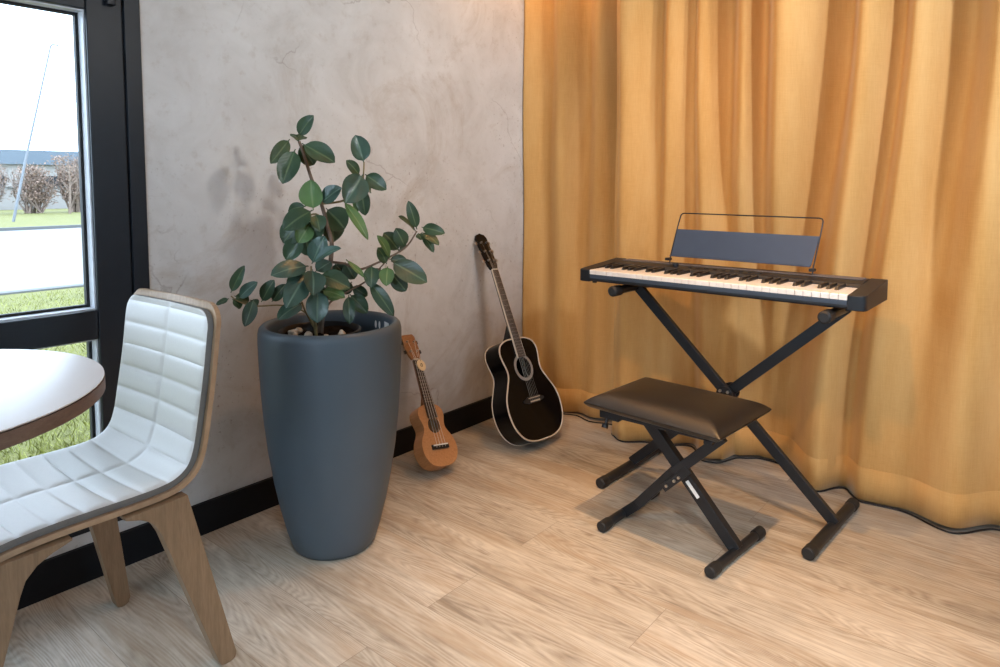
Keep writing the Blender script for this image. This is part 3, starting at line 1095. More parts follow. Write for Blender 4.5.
# --- acoustic guitar
GM, gs = pose((0.4057, 2.167, 0.0407), ((0.033, -0.428, 0.903), (0.998, 0.061, -0.007), (-0.052, 0.902, 0.429)), 0.8483)
gt = thing('acoustic_guitar', 'black acoustic guitar with cream binding leaning in the corner', 'guitar', mat=GM)
G_HALF = [(0, 0), (0.070, 0.003), (0.135, 0.026), (0.178, 0.078), (0.193, 0.145), (0.184, 0.210), (0.152, 0.268), (0.127, 0.312), (0.123, 0.348),
          (0.134, 0.392), (0.138, 0.430), (0.120, 0.466), (0.075, 0.486), (0.030, 0.490), (0, 0.490)]
gbody, gring = sound_body(gt, GM, G_HALF, gs, 0.100, 0.345, 0.050, 'black_gloss')
gs_ = gs
MB(GM).tube([(x * gs * 0.996, y * gs, 0.0) for x, y in gring[::1]], 0.0030, 8, closed=True).build('front_binding', 'binding', gbody, smooth=60)
MB(GM).tube([(x * gs * 0.996, y * gs, -0.100 * gs) for x, y in gring[::1]], 0.0026, 8, closed=True).build('back_binding', 'binding', gbody, smooth=60)


def annulus(mb, c, r0, r1, z0, z1, s, seg=48):
    vs, fs = [], []
    for k in range(seg):
        a = 2 * math.pi * k / seg
        for r, z in ((r0, z0), (r0, z1), (r1, z1), (r1, z0)):
            vs.append(((c[0] + r * math.cos(a)) * s, (c[1] + r * math.sin(a)) * s, z * s))
    for k in range(seg):
        j = (k + 1) % seg
        for q in range(4):
            fs.append((k * 4 + q, j * 4 + q, j * 4 + (q + 1) % 4, k * 4 + (q + 1) % 4))
    return mb.add(vs, fs)


annulus(MB(GM), (0, 0.345), 0.051, 0.066, -0.001, 0.0012, gs).build('rosette', 'rosette', gbody)


def S3(s, *p):
    return tuple(x * s for x in p)


def neck_set(root, Mx, s, nut_y, body_y, end_y, w_nut, w_end, zf, th, nmat, fmat, frets, scale, bind=None):
    # neck: rounded back under the fretboard
    prof = 7
    vs, fs = [], []
    st_ = [(nut_y, w_nut / 2, th), (body_y, w_end / 2, th * 1.15)]
    for y, w, t in st_:
        for k in range(prof):
            a = math.pi * k / (prof - 1)
            vs.append(S3(s, w * math.cos(a), y, zf - t * math.sin(a)))
    for k in range(prof - 1):
        fs.append((k, k + 1, prof + k + 1, prof + k))
    fs.append((0, prof, 2 * prof - 1, prof - 1))
    fs.append(tuple(range(prof)))
    fs.append(tuple(reversed(range(prof, 2 * prof))))
    nk = MB(Mx).add(vs, fs).build('neck', nmat, root, smooth=50)
    # heel
    hb = MB(Mx)
    k = (nut_y - body_y) / 0.36
    pr = [(body_y - 0.002, zf - 0.002), (body_y + 0.075 * k, zf - th), (body_y + 0.022 * k, -0.055 * k), (body_y - 0.002, -0.075 * k)]
    hb.prism([(a * s, b * s) for a, b in pr], -w_end * 0.33 * s, w_end * 0.33 * s, 'yzx')
    hb.build('heel', nmat, nk, bevel=0.004)
    fb = MB(Mx)
    vs = []
    for z in (zf, zf + 0.006):
        for y, w in ((nut_y, w_nut / 2), (end_y, w_end / 2 * 1.04)):
            vs += [S3(s, -w, y, z), S3(s, w, y, z)]
    fb.add(vs, [(0, 1, 3, 2), (4, 6, 7, 5), (0, 4, 5, 1), (2, 3, 7, 6), (0, 2, 6, 4), (1, 5, 7, 3)])
    f = fb.build('fretboard', fmat, root, bevel=0.0006)
    for q in range(1, frets + 1):
        y = nut_y - scale * (1 - 2 ** (-q / 12))
        if y < end_y + 0.004:
            break
        w = w_nut / 2 + (w_end - w_nut) / 2 * (nut_y - y) / (nut_y - body_y)
        MB(Mx).box(S3(s, -w, y - 0.0008, zf + 0.0055), S3(s, w, y + 0.0008, zf + 0.0072)).build('fret', 'string', f)
    if bind:
        for sg in (-1, 1):
            MB(Mx).bar(S3(s, sg * w_nut / 2, nut_y, zf + 0.003), S3(s, sg * w_end / 2 * 1.04, end_y, zf + 0.003), 0.0030, 0.006, up=(0, 0, 1)).build('edge_binding', bind, f)
    MB(Mx).box(S3(s, -w_nut / 2, nut_y - 0.001, zf), S3(s, w_nut / 2, nut_y + 0.005, zf + 0.0085)).build('nut', 'binding', root, bevel=0.0008)
    return f


neck_set(gt, GM, gs, 0.849, 0.490, 0.395, 0.044, 0.055, 0.004, 0.018, 'black_satin', 'rosewood', 20, 0.648, 'binding')


def tilted(s, y0, z0, tilt):
    """frame of the headstock, hinged back at the nut"""
    return Matrix.Translation((0, y0 * s, z0 * s)) @ Matrix.Rotation(-tilt, 4, 'X')


HG = GM @ tilted(gs, 0.853, 0.008, R(8))
hp = [(-0.022, 0.0), (0.022, 0.0), (0.031, 0.022), (0.035, 0.10), (0.0365, 0.165), (0.026, 0.182), (0.010, 0.186), (0.0, 0.191), (-0.010, 0.186), (-0.026, 0.182), (-0.0365, 0.165), (-0.035, 0.10), (-0.031, 0.022)]
hs = MB(HG).prism([(a * gs * 1.08, b * gs * 1.10) for a, b in hp], -0.014 * gs, 0.0, 'xyz').build('headstock', 'black_gloss', gt, bevel=0.0015)
for sg in (-1, 1):
    for y in (0.050, 0.102, 0.153):
        tp = MB(HG).tube([S3(gs, sg * 0.021, y, -0.001), S3(gs, sg * 0.021, y, 0.012)], [0.0048, 0.0032], 12).build('tuning_post', 'steel', hs)
        kn = MB(HG)
        kn.tube([S3(gs, sg * 0.034, y, -0.008), S3(gs, sg * 0.046, y, -0.008)], 0.002, 8)
        kn.box(S3(gs, sg * 0.049 - 0.005, y - 0.008, -0.012), S3(gs, sg * 0.049 + 0.005, y + 0.008, -0.004))
        kn.build('tuning_knob', 'steel', hs, bevel=0.001)
# bridge, saddle, pins, strings
mb = MB(GM).prism([(a * gs, b * gs) for a, b in [(-0.075, 0.181), (-0.040, 0.171), (0.040, 0.171), (0.075, 0.181), (0.075, 0.190), (0.040, 0.203), (-0.040, 0.203), (-0.075, 0.190)]], 0.0, 0.007 * gs, 'xyz')
brg = mb.build('bridge', 'black_satin', gt, bevel=0.0012)
MB(GM).box(S3(gs, -0.040, 0.1935, 0.006), S3(gs, 0.040, 0.1975, 0.0115)).build('saddle', 'binding', brg)
for i in range(6):
    x = -0.030 + 0.012 * i
    MB(GM).tube([S3(gs, x, 0.179, 0.006), S3(gs, x, 0.179, 0.0125)], [0.0028, 0.0034], 8).build('bridge_pin', 'binding', brg)
for i in range(6):
    xb, xn = -0.030 + 0.012 * i, -0.0175 + 0.007 * i
    xh = (-0.021 if i < 3 else 0.021)
    yh = (0.050, 0.102, 0.153, 0.153, 0.102, 0.050)[i]
    e = GM.inverted() @ HG @ Vector(S3(gs, xh, yh, 0.008))
    MB(GM).tube([S3(gs, xb, 0.181, 0.007), S3(gs, xb, 0.1955, 0.0118), S3(gs, xn, 0.851, 0.0128), tuple(e)], (0.0008, 0.0007, 0.0006, 0.0005, 0.00045, 0.0004)[i], 6).build('string', 'string', gt)

# --- ukulele
UM, us = pose((0.2928, 1.7101, 0.046), ((0.076, -0.551, 0.831), (0.985, 0.170, 0.023), (-0.154, 0.817, 0.555)), 0.9823)
uk = thing('ukulele', 'small brown mahogany ukulele leaning on the wall beside the planter', 'ukulele', mat=UM)
U_HALF = [(0, 0), (0.030, 0.0015), (0.060, 0.015), (0.079, 0.045), (0.082, 0.075), (0.073, 0.105), (0.057, 0.130), (0.051, 0.147), (0.054, 0.168), (0.061, 0.190),
          (0.058, 0.212), (0.041, 0.229), (0.018, 0.235), (0, 0.235)]
ubody, uring = sound_body(uk, UM, U_HALF, us, 0.054, 0.152, 0.024, 'mahogany')
annulus(MB(UM), (0, 0.152), 0.0245, 0.0285, -0.001, 0.0008, us).build('rosette', 'rosewood', ubody)
neck_set(uk, UM, us, 0.415, 0.235, 0.180, 0.034, 0.044, 0.003, 0.016, 'mahogany_dark', 'rosewood', 12, 0.345)
HU = UM @ tilted(us, 0.419, 0.006, R(7))
hp = [(-0.017, 0.0), (0.017, 0.0), (0.023, 0.018), (0.028, 0.045), (0.0275, 0.092), (0.018, 0.106), (0.008, 0.101), (0.0, 0.108), (-0.008, 0.101), (-0.018, 0.106), (-0.0275, 0.092), (-0.028, 0.045), (-0.023, 0.018)]
uh = MB(HU).prism([(a * us * 1.2, b * us * 1.12) for a, b in hp], -0.011 * us, 0.0, 'xyz').build('headstock', 'mahogany_dark', uk, bevel=0.0015)
for sg in (-1, 1):
    for y in (0.035, 0.078):
        MB(HU).tube([S3(us, sg * 0.017, y, -0.001), S3(us, sg * 0.017, y, 0.010)], [0.0038, 0.0026], 12).build('tuning_post', 'steel', uh)
        kn = MB(HU)
        kn.tube([S3(us, sg * 0.027, y, -0.007), S3(us, sg * 0.034, y, -0.007)], 0.0018, 8)
        kn.box(S3(us, sg * 0.037 - 0.004, y - 0.007, -0.010), S3(us, sg * 0.037 + 0.004, y + 0.007, -0.003))
        kn.build('tuning_knob', 'black_satin', uh, bevel=0.001)
ub = MB(UM).box(S3(us, -0.040, 0.062, 0.0), S3(us, 0.040, 0.080, 0.006)).build('bridge', 'black_satin', uk, bevel=0.0012)
MB(UM).box(S3(us, -0.034, 0.0745, 0.005), S3(us, 0.034, 0.0785, 0.0098)).build('saddle', 'label', ub)
for i in range(4):
    xb, xn = -0.021 + 0.014 * i, -0.0125 + 0.00833 * i
    xh = -0.017 if i < 2 else 0.017
    yh = (0.035, 0.078, 0.078, 0.035)[i]
    e = UM.inverted() @ HU @ Vector(S3(us, xh, yh, 0.007))
    MB(UM).tube([S3(us, xb, 0.068, 0.006), S3(us, xb, 0.0765, 0.0102), S3(us, xn, 0.418, 0.0102), tuple(e)], 0.0006, 6).build('string', 'nylon', uk)
# round wooden tag hanging at the nut
TM = UM @ Matrix.Translation((0.006, 0.388 * us, 0.016)) @ Matrix.Rotation(R(8), 4, 'Y')
tg = thing('hang_tag', 'round pale wooden tag hanging from the ukulele neck', 'tag', mat=TM)
MB(TM).tube([(0, 0, -0.0015), (0, 0, 0.0015)], 0.023, 40).build('disc', 'tag', tg, bevel=0.0006)
mk = MB(TM)
mk.tube([(0.004 * math.cos(a) - 0.001, 0.006 * math.sin(a), 0.0018) for a in [k * 0.33 + 0.6 for k in range(16)]], 0.0009, 6)
mk.tube([(0.003, -0.006, 0.0018), (0.005, 0.001, 0.0018), (0.003, 0.008, 0.0018)], 0.0009, 6)
mk.build('emblem', 'ink', tg)
MB(TM).tube([(0.0, 0.017, 0.002), (0.004, 0.026, 0.0), (0.006, 0.034, -0.010), (-0.002, 0.036, -0.006), (0, 0.017, 0.002)], 0.0007, 6).build('loop', 'ink', tg)

# ================================================================== PLANTER, POT, PLANT
PX, PY = 0.346, 1.187
pl = thing('planter', 'tall slate blue tapered planter standing by the plaster wall', 'planter', (PX, PY, 0))
outer = [(0.106, 0.0), (0.116, 0.004), (0.124, 0.016), (0.138, 0.060), (0.156, 0.130), (0.172, 0.210), (0.186, 0.300), (0.196, 0.390), (0.2025, 0.480), (0.2065, 0.570),
         (0.2075, 0.620), (0.2070, 0.642), (0.2040, 0.655), (0.1980, 0.6615), (0.1900, 0.6640), (0.1840, 0.6610), (0.1800, 0.6530), (0.1780, 0.640), (0.176, 0.600), (0.172, 0.520), (0.165, 0.440), (0.0, 0.435)]
outer = [(r * 0.978, z * 0.995) for r, z in outer]
MB().lathe(outer, (PX, PY, 0), 96).build('shell', 'planter', pl, smooth=50)
# pot lifted inside the planter
IX, IY = PX - 0.022, PY - 0.022
ip = thing('nursery_pot', 'round black plastic pot set inside the slate planter', 'pot', (IX, IY, 0.44))
MB().lathe([(0.085, 0.440), (0.112, 0.628), (0.116, 0.630), (0.117, 0.638), (0.113, 0.640), (0.109, 0.636), (0.105, 0.600), (0.0, 0.598)], (IX, IY, 0), 64).build('pot_wall', 'inner_pot', ip, smooth=50)
sm = MB()
rs = random.Random(21)


def soil_pt(a, b):
    r = 0.1045 * a
    t = 2 * math.pi * b
    z = 0.622 + 0.006 * math.sin(9 * r * 10 + 3 * t) * a + 0.004 * math.sin(5 * t + 40 * r)
    return (IX + r * math.cos(t), IY + r * math.sin(t), z)


sm.grid(soil_pt, 12, 48)
sm.build('soil', 'soil', ip, smooth=60, fix=False)
# product sticker on the inner wall of the planter and the two pale ovals beside it


def on_wall(ang, z, r=0.1705):
    return Vector((PX + r * math.cos(ang), PY + r * math.sin(ang), z))


stk = MB()
vs = []
for z in (0.603, 0.640):
    for a in (65, 69, 73, 77):
        p = on_wall(R(a), z, 0.1722 + (z - 0.603) * 0.03 - 0.001)
        vs.append(tuple(p))
stk.add(vs, [(i, i + 1, i + 5, i + 4) for i in range(3)])
stk.build('sticker', 'label', pl, fix=False)['label'] = 'small white sticker inside the rim'
for a in (86, 92):
    q = MB()
    n_ = 14
    vs = []
    for k in range(n_):
        t = 2 * math.pi * k / n_
        p = on_wall(R(a + 1.7 * math.cos(t)), 0.625 + 0.012 * math.sin(t), 0.1715)
        vs.append(tuple(p))
    q.add(vs, [tuple(range(n_))])
    q.build('oval_mark', 'label', pl, fix=False, smooth=0)['label'] = 'pale oval mark inside the rim'
# pale stones on the soil
stones = [(0.016, -0.052, 0.013, 'pale pebble lying at the foot of the plant stem'), (0.075, 0.024, 0.0125, 'pale pebble near the right rim of the black pot'),
          (-0.058, -0.062, 0.012, 'brown stone at the left edge of the soil'), (-0.072, -0.030, 0.010, 'small brown stone behind the other left stones'),
          (-0.030, -0.070, 0.009, 'tiny stone between the left stone and the stem'), (0.045, -0.010, 0.007, 'tiny pale stone right of the stem')]
for k, (dx, dy, r, lab) in enumerate(stones):
    b = bmesh.new()
    bmesh.ops.create_icosphere(b, subdivisions=3, radius=r)
    rr = random.Random(k + 3)
    ax = Vector((rr.uniform(.8, 1.2), rr.uniform(.75, 1.1), rr.uniform(.7, 1.0)))
    ph = rr.uniform(0, 6)
    cx, cy, cz = IX + dx * 0.93, IY + dy * 0.93, 0.6215 + r * 0.75
    vs = []
    for v in b.verts:
        d = v.co.normalized()
        f = 1 + 0.16 * math.sin(3.1 * d.x + ph) + 0.10 * math.sin(5.3 * d.y + 2 * ph) + 0.07 * math.sin(6.7 * d.z + ph)
        vs.append((cx + v.co.x * ax.x * f, cy + v.co.y * ax.y * f, cz + v.co.z * ax.z * f))
    fs = [tuple(v.index for v in f.verts) for f in b.faces]
    b.free()
    o = MB().add(vs, fs).build('pebble', 'pebble', None, smooth=60)
    tag(o, lab, 'stone', 'stones on the plant soil')

LEAVES = [
 ('crown',(0.276,1.136,1.195),(0.326,1.155,1.253),0.037,0),
 ('crown',(0.264,1.117,1.187),(0.278,1.045,1.116),0.037,0),
 ('crown',(0.289,1.118,1.158),(0.294,1.071,1.060),0.053,0),
 ('crown',(0.299,1.133,1.174),(0.367,1.195,1.120),0.053,0),
 ('crown',(0.269,1.143,1.174),(0.276,1.188,1.115),0.051,0),
 ('crown',(0.266,1.139,1.183),(0.264,1.171,1.196),0.023,0),
 ('crown',(0.270,1.143,1.180),(0.241,1.136,1.204),0.020,0),
 ('crown',(0.315,1.156,0.984),(0.320,1.146,1.072),0.059,1),
 ('crown',(0.335,1.167,1.005),(0.385,1.203,1.049),0.047,2),
 ('tip',(0.385,1.284,1.121),(0.379,1.259,1.201),0.051,2),
 ('tip',(0.377,1.274,1.085),(0.378,1.226,1.127),0.031,0),
 ('tip',(0.407,1.263,1.088),(0.407,1.198,1.006),0.067,2),
 ('tip',(0.387,1.286,1.088),(0.449,1.314,1.043),0.040,0),
 ('tip',(0.364,1.289,1.054),(0.371,1.298,0.966),0.037,0),
 ('tip',(0.362,1.302,1.060),(0.359,1.331,1.032),0.029,0),
 ('tip',(0.371,1.216,1.014),(0.430,1.259,0.899),0.025,1),
 ('tip',(0.356,1.295,1.054),(0.348,1.285,0.976),0.029,1),
 ('back',(0.297,1.166,0.984),(0.276,1.081,0.930),0.056,0),
 ('back',(0.262,1.168,0.995),(0.209,1.142,0.980),0.029,0),
 ('back',(0.266,1.156,0.958),(0.225,1.112,0.888),0.060,0),
 ('back',(0.263,1.151,0.908),(0.238,1.113,0.839),0.048,0),
 ('back',(0.302,1.208,0.989),(0.326,1.257,0.926),0.066,0),
 ('back',(0.309,1.217,0.963),(0.299,1.237,0.887),0.063,0),
 ('back',(0.299,1.186,0.955),(0.293,1.161,0.894),0.051,0),
 ('back',(0.292,1.159,0.944),(0.290,1.120,0.891),0.045,1),
 ('back',(0.302,1.173,0.973),(0.333,1.164,0.922),0.040,0),
 ('back',(0.251,1.170,0.918),(0.249,1.184,0.846),0.046,0),
 ('back',(0.235,1.164,0.968),(0.221,1.142,0.907),0.052,0),
 ('front',(0.360,1.116,0.836),(0.397,1.134,0.916),0.049,2),
 ('front',(0.369,1.112,0.840),(0.455,1.145,0.884),0.038,2),
 ('front',(0.363,1.103,0.832),(0.360,0.988,0.817),0.051,2),
 ('front',(0.361,1.099,0.813),(0.388,1.014,0.730),0.057,2),
 ('front',(0.377,1.106,0.824),(0.418,1.078,0.760),0.054,2),
 ('front',(0.377,1.123,0.767),(0.399,1.102,0.677),0.054,2),
 ('front',(0.337,1.100,0.727),(0.350,1.011,0.694),0.041,2),
 ('front',(0.361,1.135,0.804),(0.429,1.193,0.765),0.052,0),
 ('front',(0.350,1.155,0.757),(0.412,1.188,0.738),0.036,1),
 ('front',(0.340,1.140,0.810),(0.350,1.188,0.835),0.041,2),
 ('front',(0.317,1.125,0.781),(0.295,1.109,0.729),0.044,0),
 ('front',(0.320,1.146,0.773),(0.326,1.172,0.718),0.044,0),
 ('front',(0.318,1.125,0.815),(0.310,1.077,0.757),0.050,0),
 ('leftb',(0.178,0.973,0.754),(0.223,0.991,0.833),0.028,0),
 ('leftb',(0.188,0.990,0.737),(0.239,1.020,0.785),0.031,2),
 ('leftb',(0.225,1.016,0.736),(0.247,0.973,0.667),0.034,2),
 ('leftb',(0.171,0.980,0.735),(0.181,0.999,0.706),0.026,0),
 ('leftb',(0.176,0.968,0.738),(0.160,0.939,0.723),0.014,0),
 ('leftb',(0.209,1.048,0.721),(0.245,1.069,0.786),0.037,0),
 ('leftb',(0.224,1.072,0.720),(0.262,1.095,0.773),0.031,0),
 ('leftb',(0.173,0.985,0.743),(0.175,1.029,0.723),0.028,0),
 ('leftb',(0.203,1.017,0.731),(0.210,1.030,0.707),0.023,0),
 ('rightb',(0.486,1.399,0.924),(0.484,1.367,1.010),0.031,0),
 ('rightb',(0.484,1.397,0.918),(0.487,1.326,0.966),0.023,0),
 ('rightb',(0.495,1.409,0.931),(0.572,1.430,0.915),0.031,0),
 ('rightb',(0.495,1.409,0.915),(0.552,1.425,0.879),0.023,0),
 ('rightb',(0.494,1.408,0.913),(0.520,1.435,0.855),0.020,0),
 ('rightb',(0.488,1.401,0.913),(0.502,1.402,0.893),0.020,0),
 ('rightb',(0.454,1.380,0.871),(0.451,1.346,0.929),0.040,0),
 ('rightb',(0.435,1.373,0.858),(0.405,1.339,0.914),0.046,0),
 ('rightb',(0.439,1.333,0.841),(0.446,1.279,0.911),0.028,1),
 ('rightb',(0.433,1.325,0.823),(0.424,1.299,0.873),0.039,0),
 ('rightb',(0.449,1.328,0.833),(0.549,1.378,0.773),0.056,0),
 ('rightb',(0.434,1.341,0.796),(0.463,1.374,0.739),0.042,0),
 ('rightb',(0.415,1.350,0.834),(0.438,1.406,0.821),0.031,0),
 ('rightb',(0.442,1.321,0.817),(0.462,1.298,0.763),0.039,1),
 ('rightb',(0.405,1.293,0.820),(0.426,1.271,0.757),0.039,0),
 ('rightb',(0.400,1.285,0.776),(0.468,1.320,0.672),0.037,0),
 ('rightb',(0.427,1.380,0.860),(0.445,1.400,0.872),0.026,0),
 ('rightb',(0.399,1.332,0.808),(0.378,1.322,0.771),0.031,0),
 ('rightb',(0.349,1.238,0.830),(0.366,1.259,0.779),0.042,0),
 ('rightb',(0.367,1.228,0.840),(0.417,1.260,0.784),0.014,1),
 ('rightb',(0.316,1.227,0.823),(0.335,1.252,0.786),0.037,0),
 ('rightb',(0.353,1.259,0.757),(0.381,1.294,0.726),0.031,0),
 ('rightb',(0.357,1.247,0.735),(0.395,1.280,0.678),0.040,0),
 ('rightb',(0.379,1.227,0.738),(0.404,1.210,0.657),0.031,0),
 ('rightb',(0.361,1.220,0.745),(0.344,1.180,0.727),0.031,1),
 ('rightb',(0.317,1.244,0.827),(0.309,1.234,0.771),0.037,0),
 ('rightb',(0.345,1.265,0.768),(0.329,1.244,0.733),0.034,0),
]
STEMS = {
 'trunk':[ (0.304,1.175,0.632),(0.316,1.193,0.720),(0.325,1.205,0.833),(0.327,1.208,0.891),(0.320,1.198,0.939),(0.316,1.192,0.975),(0.306,1.179,1.028),(0.296,1.165,1.074),(0.286,1.150,1.137),(0.278,1.138,1.182) ],
 'tip':[ (0.311,1.185,1.002),(0.335,1.252,1.012),(0.372,1.283,1.054),(0.384,1.283,1.089),(0.386,1.284,1.124) ],
 'back':[ (0.318,1.196,0.949),(0.294,1.179,0.972),(0.268,1.159,0.963) ],
 'front':[ (0.332,1.146,0.646),(0.351,1.120,0.719),(0.366,1.108,0.779),(0.367,1.109,0.832) ],
 'leftb':[ (0.315,1.157,0.642),(0.290,1.138,0.689),(0.247,1.090,0.710),(0.212,1.032,0.712),(0.190,0.993,0.726),(0.178,0.973,0.745) ],
 'rightb':[ (0.322,1.201,0.832),(0.349,1.238,0.825),(0.373,1.269,0.807),(0.408,1.312,0.826),(0.446,1.355,0.854),(0.468,1.379,0.878),(0.486,1.399,0.919) ],
 'rightb2':[ (0.325,1.171,0.641),(0.327,1.191,0.706),(0.356,1.231,0.739),(0.396,1.280,0.774),(0.420,1.310,0.811),(0.438,1.331,0.841) ],
 'front2':[ (0.315,1.157,0.636),(0.316,1.123,0.694),(0.327,1.104,0.727) ],
}

BR = {'trunk': 0.0075, 'tip': 0.0035, 'back': 0.0035, 'front': 0.0045, 'front2': 0.0035, 'leftb': 0.0028, 'rightb': 0.0042, 'rightb2': 0.0034}
plant = thing('rubber_plant', 'leafy green rubber plant growing in the slate planter', 'plant', (0.312, 1.172, 0.622))
stem = {}
for kname, pts in STEMS.items():
    cp = catmull(pts, 5)
    if kname in ('trunk', 'front', 'leftb', 'rightb2', 'front2'):
        cp[0] = Vector((cp[0].x, cp[0].y, 0.618))
    n_ = len(cp)
    r0 = BR[kname]
    rad = [r0 * (1 - 0.45 * i / (n_ - 1)) for i in range(n_)]
    stem[kname] = MB().tube(cp, rad, 9).build('trunk' if kname == 'trunk' else 'branch', 'bark' if kname in ('trunk', 'rightb', 'rightb2') else 'twig', plant, smooth=60)

EYE = Vector((1.9, 0.1, 1.35))
rl = random.Random(17)


def leaf(mb, base, tip, w, bend, curl, nrm):
    """one blade: pointed oval, folded a little along its midrib, drooping along its length"""
    base, tip = Vector(base), Vector(tip)
    d = tip - base
    L = d.length
    d.normalize()
    n = nrm - d * nrm.dot(d)
    n.normalize()
    s = d.cross(n)
    NL, NW = 12, 6
    vs, uvs, fs = [], [], []
    pet = 0.10
    for i in range(NL + 1):
        t = i / NL
        if t < pet:
            hw = 0.0016
        else:
            q = (t - pet) / (1 - pet)
            hw = w / 2 * (math.sin(math.pi * min(1, q ** 0.86)) ** 0.55) if 0 < q < 1 else 0.0012
            hw = max(hw, 0.0012)
        arc = bend * L * 4 * t * (1 - t)
        for j in range(NW + 1):
            u = 2 * j / NW - 1
            p = base + d * (L * t) + n * arc + s * (u * hw) + n * (curl * abs(u) ** 1.4 * hw)
            p += n * 0.0012 * math.sin(9 * t + 5 * u + bend * 40)
            vs.append(tuple(p))
            uvs.append((0.5 + 0.5 * u, t))
    for i in range(NL):
        for j in range(NW):
            a = i * (NW + 1) + j
            fs.append((a, a + 1, a + NW + 2, a + NW + 1))
    b0 = len(mb.v)
    mb.add(vs, fs)
    for k, c in enumerate(uvs):
        mb.uv[b0 + k] = c


PARENT = {'crown': 'trunk', 'back': 'back', 'tip': 'tip', 'front': 'front', 'leftb': 'leftb', 'rightb': 'rightb'}
fol = {}
for g, b, t, w, k in LEAVES:
    key = (g, k)
    if key not in fol:
        fol[key] = MB()
    B_, T_ = Vector(b), Vector(t)
    mid = (B_ + T_) / 2
    toeye = (EYE - mid).normalized()
    n = toeye + Vector((rl.uniform(-.35, .35), rl.uniform(-.35, .35), rl.uniform(0.0, 0.55)))
    if w < 0.027:
        n = n + Vector((rl.uniform(-.4, .4), rl.uniform(-.4, .4), 0.7))
        w *= 1.25
    leaf(fol[key], b, t, w * 1.15, rl.uniform(0.02, 0.09), rl.uniform(0.12, 0.42), n.normalized())
for (g, k), mb in fol.items():
    o = mb.build('foliage', ('leaf_dark', 'leaf_light', 'leaf_blue')[k], stem[PARENT[g]], smooth=70, fix=False)
    uvl = o.data.uv_layers.new(name='UVMap')
    for lp in o.data.loops:
        uvl.data[lp.index].uv = mb.uv.get(lp.vertex_index, (0.5, 0.5))

# ================================================================== TABLE
TX, TY, TR, TZ = 0.532, 0.143, 0.350, 0.720
tb = thing('round_table', 'round white table with a dark wood edge beside the window', 'table', (TX, TY, 0))
MB().lathe([(0.0, TZ - 0.004), (TR - 0.004, TZ - 0.004), (TR - 0.001, TZ - 0.002), (TR - 0.001, TZ - 0.0005), (TR - 0.002, TZ), (0.0, TZ)], (TX, TY, 0), 128).build('tabletop', 'table_top', tb, smooth=40)
MB().lathe([(0.0, TZ - 0.028), (TR - 0.002, TZ - 0.028), (TR, TZ - 0.026), (TR, TZ - 0.0045), (0.0, TZ - 0.0045)], (TX, TY, 0), 128).build('edge_band', 'table_edge', tb, smooth=40)
MB().lathe([(0.0, 0.012), (0.033, 0.012), (0.033, TZ - 0.034), (0.13, TZ - 0.032), (0.13, TZ - 0.0285), (0.0, TZ - 0.0285)], (TX, TY - 0.05, 0), 40).build('pedestal', 'frame', tb, smooth=40)
MB().lathe([(0.0, 0.0), (0.19, 0.0), (0.19, 0.006), (0.18, 0.012), (0.0, 0.014)], (TX, TY - 0.05, 0), 64).build('base_plate', 'frame', tb, smooth=40)

# ================================================================== CHAIR
CX = 0.378
CYAW = Matrix.Translation((0.58, 0.66, 0)) @ Matrix.Rotation(R(1.8), 4, 'Z') @ Matrix.Translation((-0.58, -0.66, 0))
ch = thing('dining_chair', 'white quilted chair with oak plywood shell and legs at the round table', 'chair', (CX, 0.48, 0))
PROF = [(0.724, 0.802), (0.714, 0.735), (0.703, 0.650), (0.690, 0.570), (0.677, 0.500), (0.662, 0.462), (0.636, 0.440), (0.600, 0.431), (0.540, 0.429), (0.470, 0.430), (0.400, 0.430), (0.330, 0.426), (0.275, 0.415), (0.238, 0.395)]
cp = [Vector((0, y, z)) for y, z in PROF]
cv = catmull([(0, y, z) for y, z in PROF], 10)
acc = [0.0]
for i in range(1, len(cv)):
    acc.append(acc[-1] + (cv[i] - cv[i - 1]).length)
TOT = acc[-1]


def prof_at(s):
    s = min(max(s, 0), TOT)
    for i in range(1, len(acc)):
        if acc[i] >= s:
            f = (s - acc[i - 1]) / max(1e-9, acc[i] - acc[i - 1])
            p = cv[i - 1].lerp(cv[i], f)
            t = (cv[min(i + 1, len(cv) - 1)] - cv[max(i - 2, 0)]).normalized()
            return p, Vector((0, t.z, -t.y))
    return cv[-1], Vector((0, 0, 1))


def halfw(s, s0, s1, W, r):
    d = min(s - s0, s1 - s)
    if d < r:
        d = max(d, 0)
        return W / 2 - r + math.sqrt(max(0, r * r - (r - d) ** 2))
    return W / 2


def sheet(s0, s1, W, r, off, fn, ns, nt_):
    def f(a, b):
        # denser rows near both ends so the round corners stay round
        if a < 0.12:
            s = s0 + r * (1 - math.cos(a / 0.12 * math.pi / 2))
        elif a > 0.88:
            s = s1 - r * (1 - math.cos((1 - a) / 0.12 * math.pi / 2))
        else:
            s = s0 + r + (s1 - s0 - 2 * r) * (a - 0.12) / 0.76
        p, n = prof_at(s)
        t = 2 * b - 1
        hw = halfw(s, s0, s1, W, r)
        q = p + n * (off + fn(s, t))
        # both surfaces are dished slightly across the width
        q = q + n * (0.010 * t * t)
        return (CX + t * hw, q.y, q.z)
    return f


SEAM = 0.0535


def quilt(s, t):
    a = (s - 0.030) / SEAM
    d1 = abs(a - round(a)) * SEAM
    d2 = abs(t) * 0.2
    puff = (1 - math.exp(-(d1 / 0.006))) * (1 - math.exp(-(d2 / 0.007)))
    e = (1 - abs(t)) * 0.2
    edge = 1 - math.exp(-e / 0.006)
    return 0.0045 * puff * edge


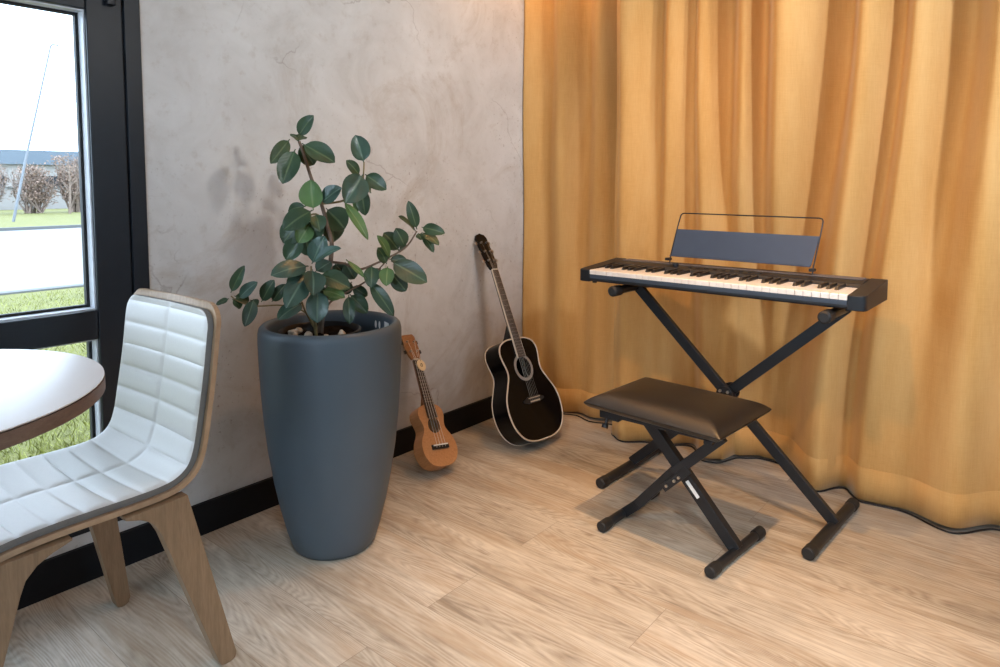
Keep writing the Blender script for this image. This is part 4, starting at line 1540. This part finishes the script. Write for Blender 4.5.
def slab(s0, s1, W, r, off, th, fn, ns, nt_):
    """closed sheet: front surface (with relief fn), back surface th behind it, and a rim"""
    F = sheet(s0, s1, W, r, off, fn, ns, nt_)
    Bk = sheet(s0, s1, W, r, off - th, lambda s, t: 0, ns, nt_)
    vs = [F(i / ns, j / nt_) for i in range(ns + 1) for j in range(nt_ + 1)] + [Bk(i / ns, j / nt_) for i in range(ns + 1) for j in range(nt_ + 1)]
    o = (ns + 1) * (nt_ + 1)
    q = lambda i, j: i * (nt_ + 1) + j
    front, rim = [], []
    for i in range(ns):
        for j in range(nt_):
            front.append((q(i, j), q(i, j + 1), q(i + 1, j + 1), q(i + 1, j)))
            rim.append((o + q(i, j), o + q(i + 1, j), o + q(i + 1, j + 1), o + q(i, j + 1)))
        rim.append((q(i, 0), q(i + 1, 0), o + q(i + 1, 0), o + q(i, 0)))
        rim.append((q(i + 1, nt_), q(i, nt_), o + q(i, nt_), o + q(i + 1, nt_)))
    for j in range(nt_):
        rim.append((q(0, j + 1), q(0, j), o + q(0, j), o + q(0, j + 1)))
        rim.append((q(ns, j), q(ns, j + 1), o + q(ns, j + 1), o + q(ns, j)))
    mb = MB(CYAW)
    mb.add(vs, front, 0)
    mb.f += rim
    mb.mi += [1] * len(rim)
    return mb


slab(0.0, TOT, 0.408, 0.050, -0.0135, 0.011, lambda s, t: 0, 110, 12).build('shell', ['chair_ply', 'chair_ply'], ch, smooth=50, fix=False)
slab(0.016, TOT - 0.02, 0.388, 0.042, 0.0, 0.0135, quilt, 300, 60).build('quilted_pad', ['pad', 'pad_side'], ch, smooth=50, fix=False)
rear = [(0.694, 0.012), (0.699, 0.003), (0.708, 0.0), (0.722, 0.0), (0.732, 0.004), (0.735, 0.016), (0.636, 0.404), (0.600, 0.402), (0.512, 0.401), (0.512, 0.395), (0.540, 0.386), (0.558, 0.375), (0.570, 0.360), (0.580, 0.340)]
front = [(0.2 + (0.245 - 0.2), 0.006), (0.236, 0.0), (0.214, 0.0), (0.203, 0.004), (0.200, 0.014), (0.268, 0.396), (0.320, 0.400), (0.420, 0.401), (0.420, 0.397), (0.388, 0.387), (0.362, 0.374), (0.344, 0.355), (0.335, 0.330)]
rear_far = [(y - 0.050 * max(0, 1 - z / 0.39) * (1.15 if y > 0.715 else 1.0), z) for y, z in rear]
LEGM = CYAW @ Matrix.Translation((0, 0, 0.010))
for x0, x1, rr_ in ((0.566, 0.594, rear), (0.170, 0.198, rear_far)):
    for q in (rr_, front):
        pts = [(y + 0.004, z - 0.010 * max(0.0, 1 - z / 0.3)) for y, z in q]
        MB(LEGM).prism(pts, x0, x1, 'yzx').build('leg', 'chair_leg', ch, bevel=0.002)
for y in (0.300, 0.585):
    MB(LEGM).box((0.197, y, 0.372), (0.567, y + 0.028, 0.400)).build('crossbar', 'chair_leg', ch, bevel=0.002)
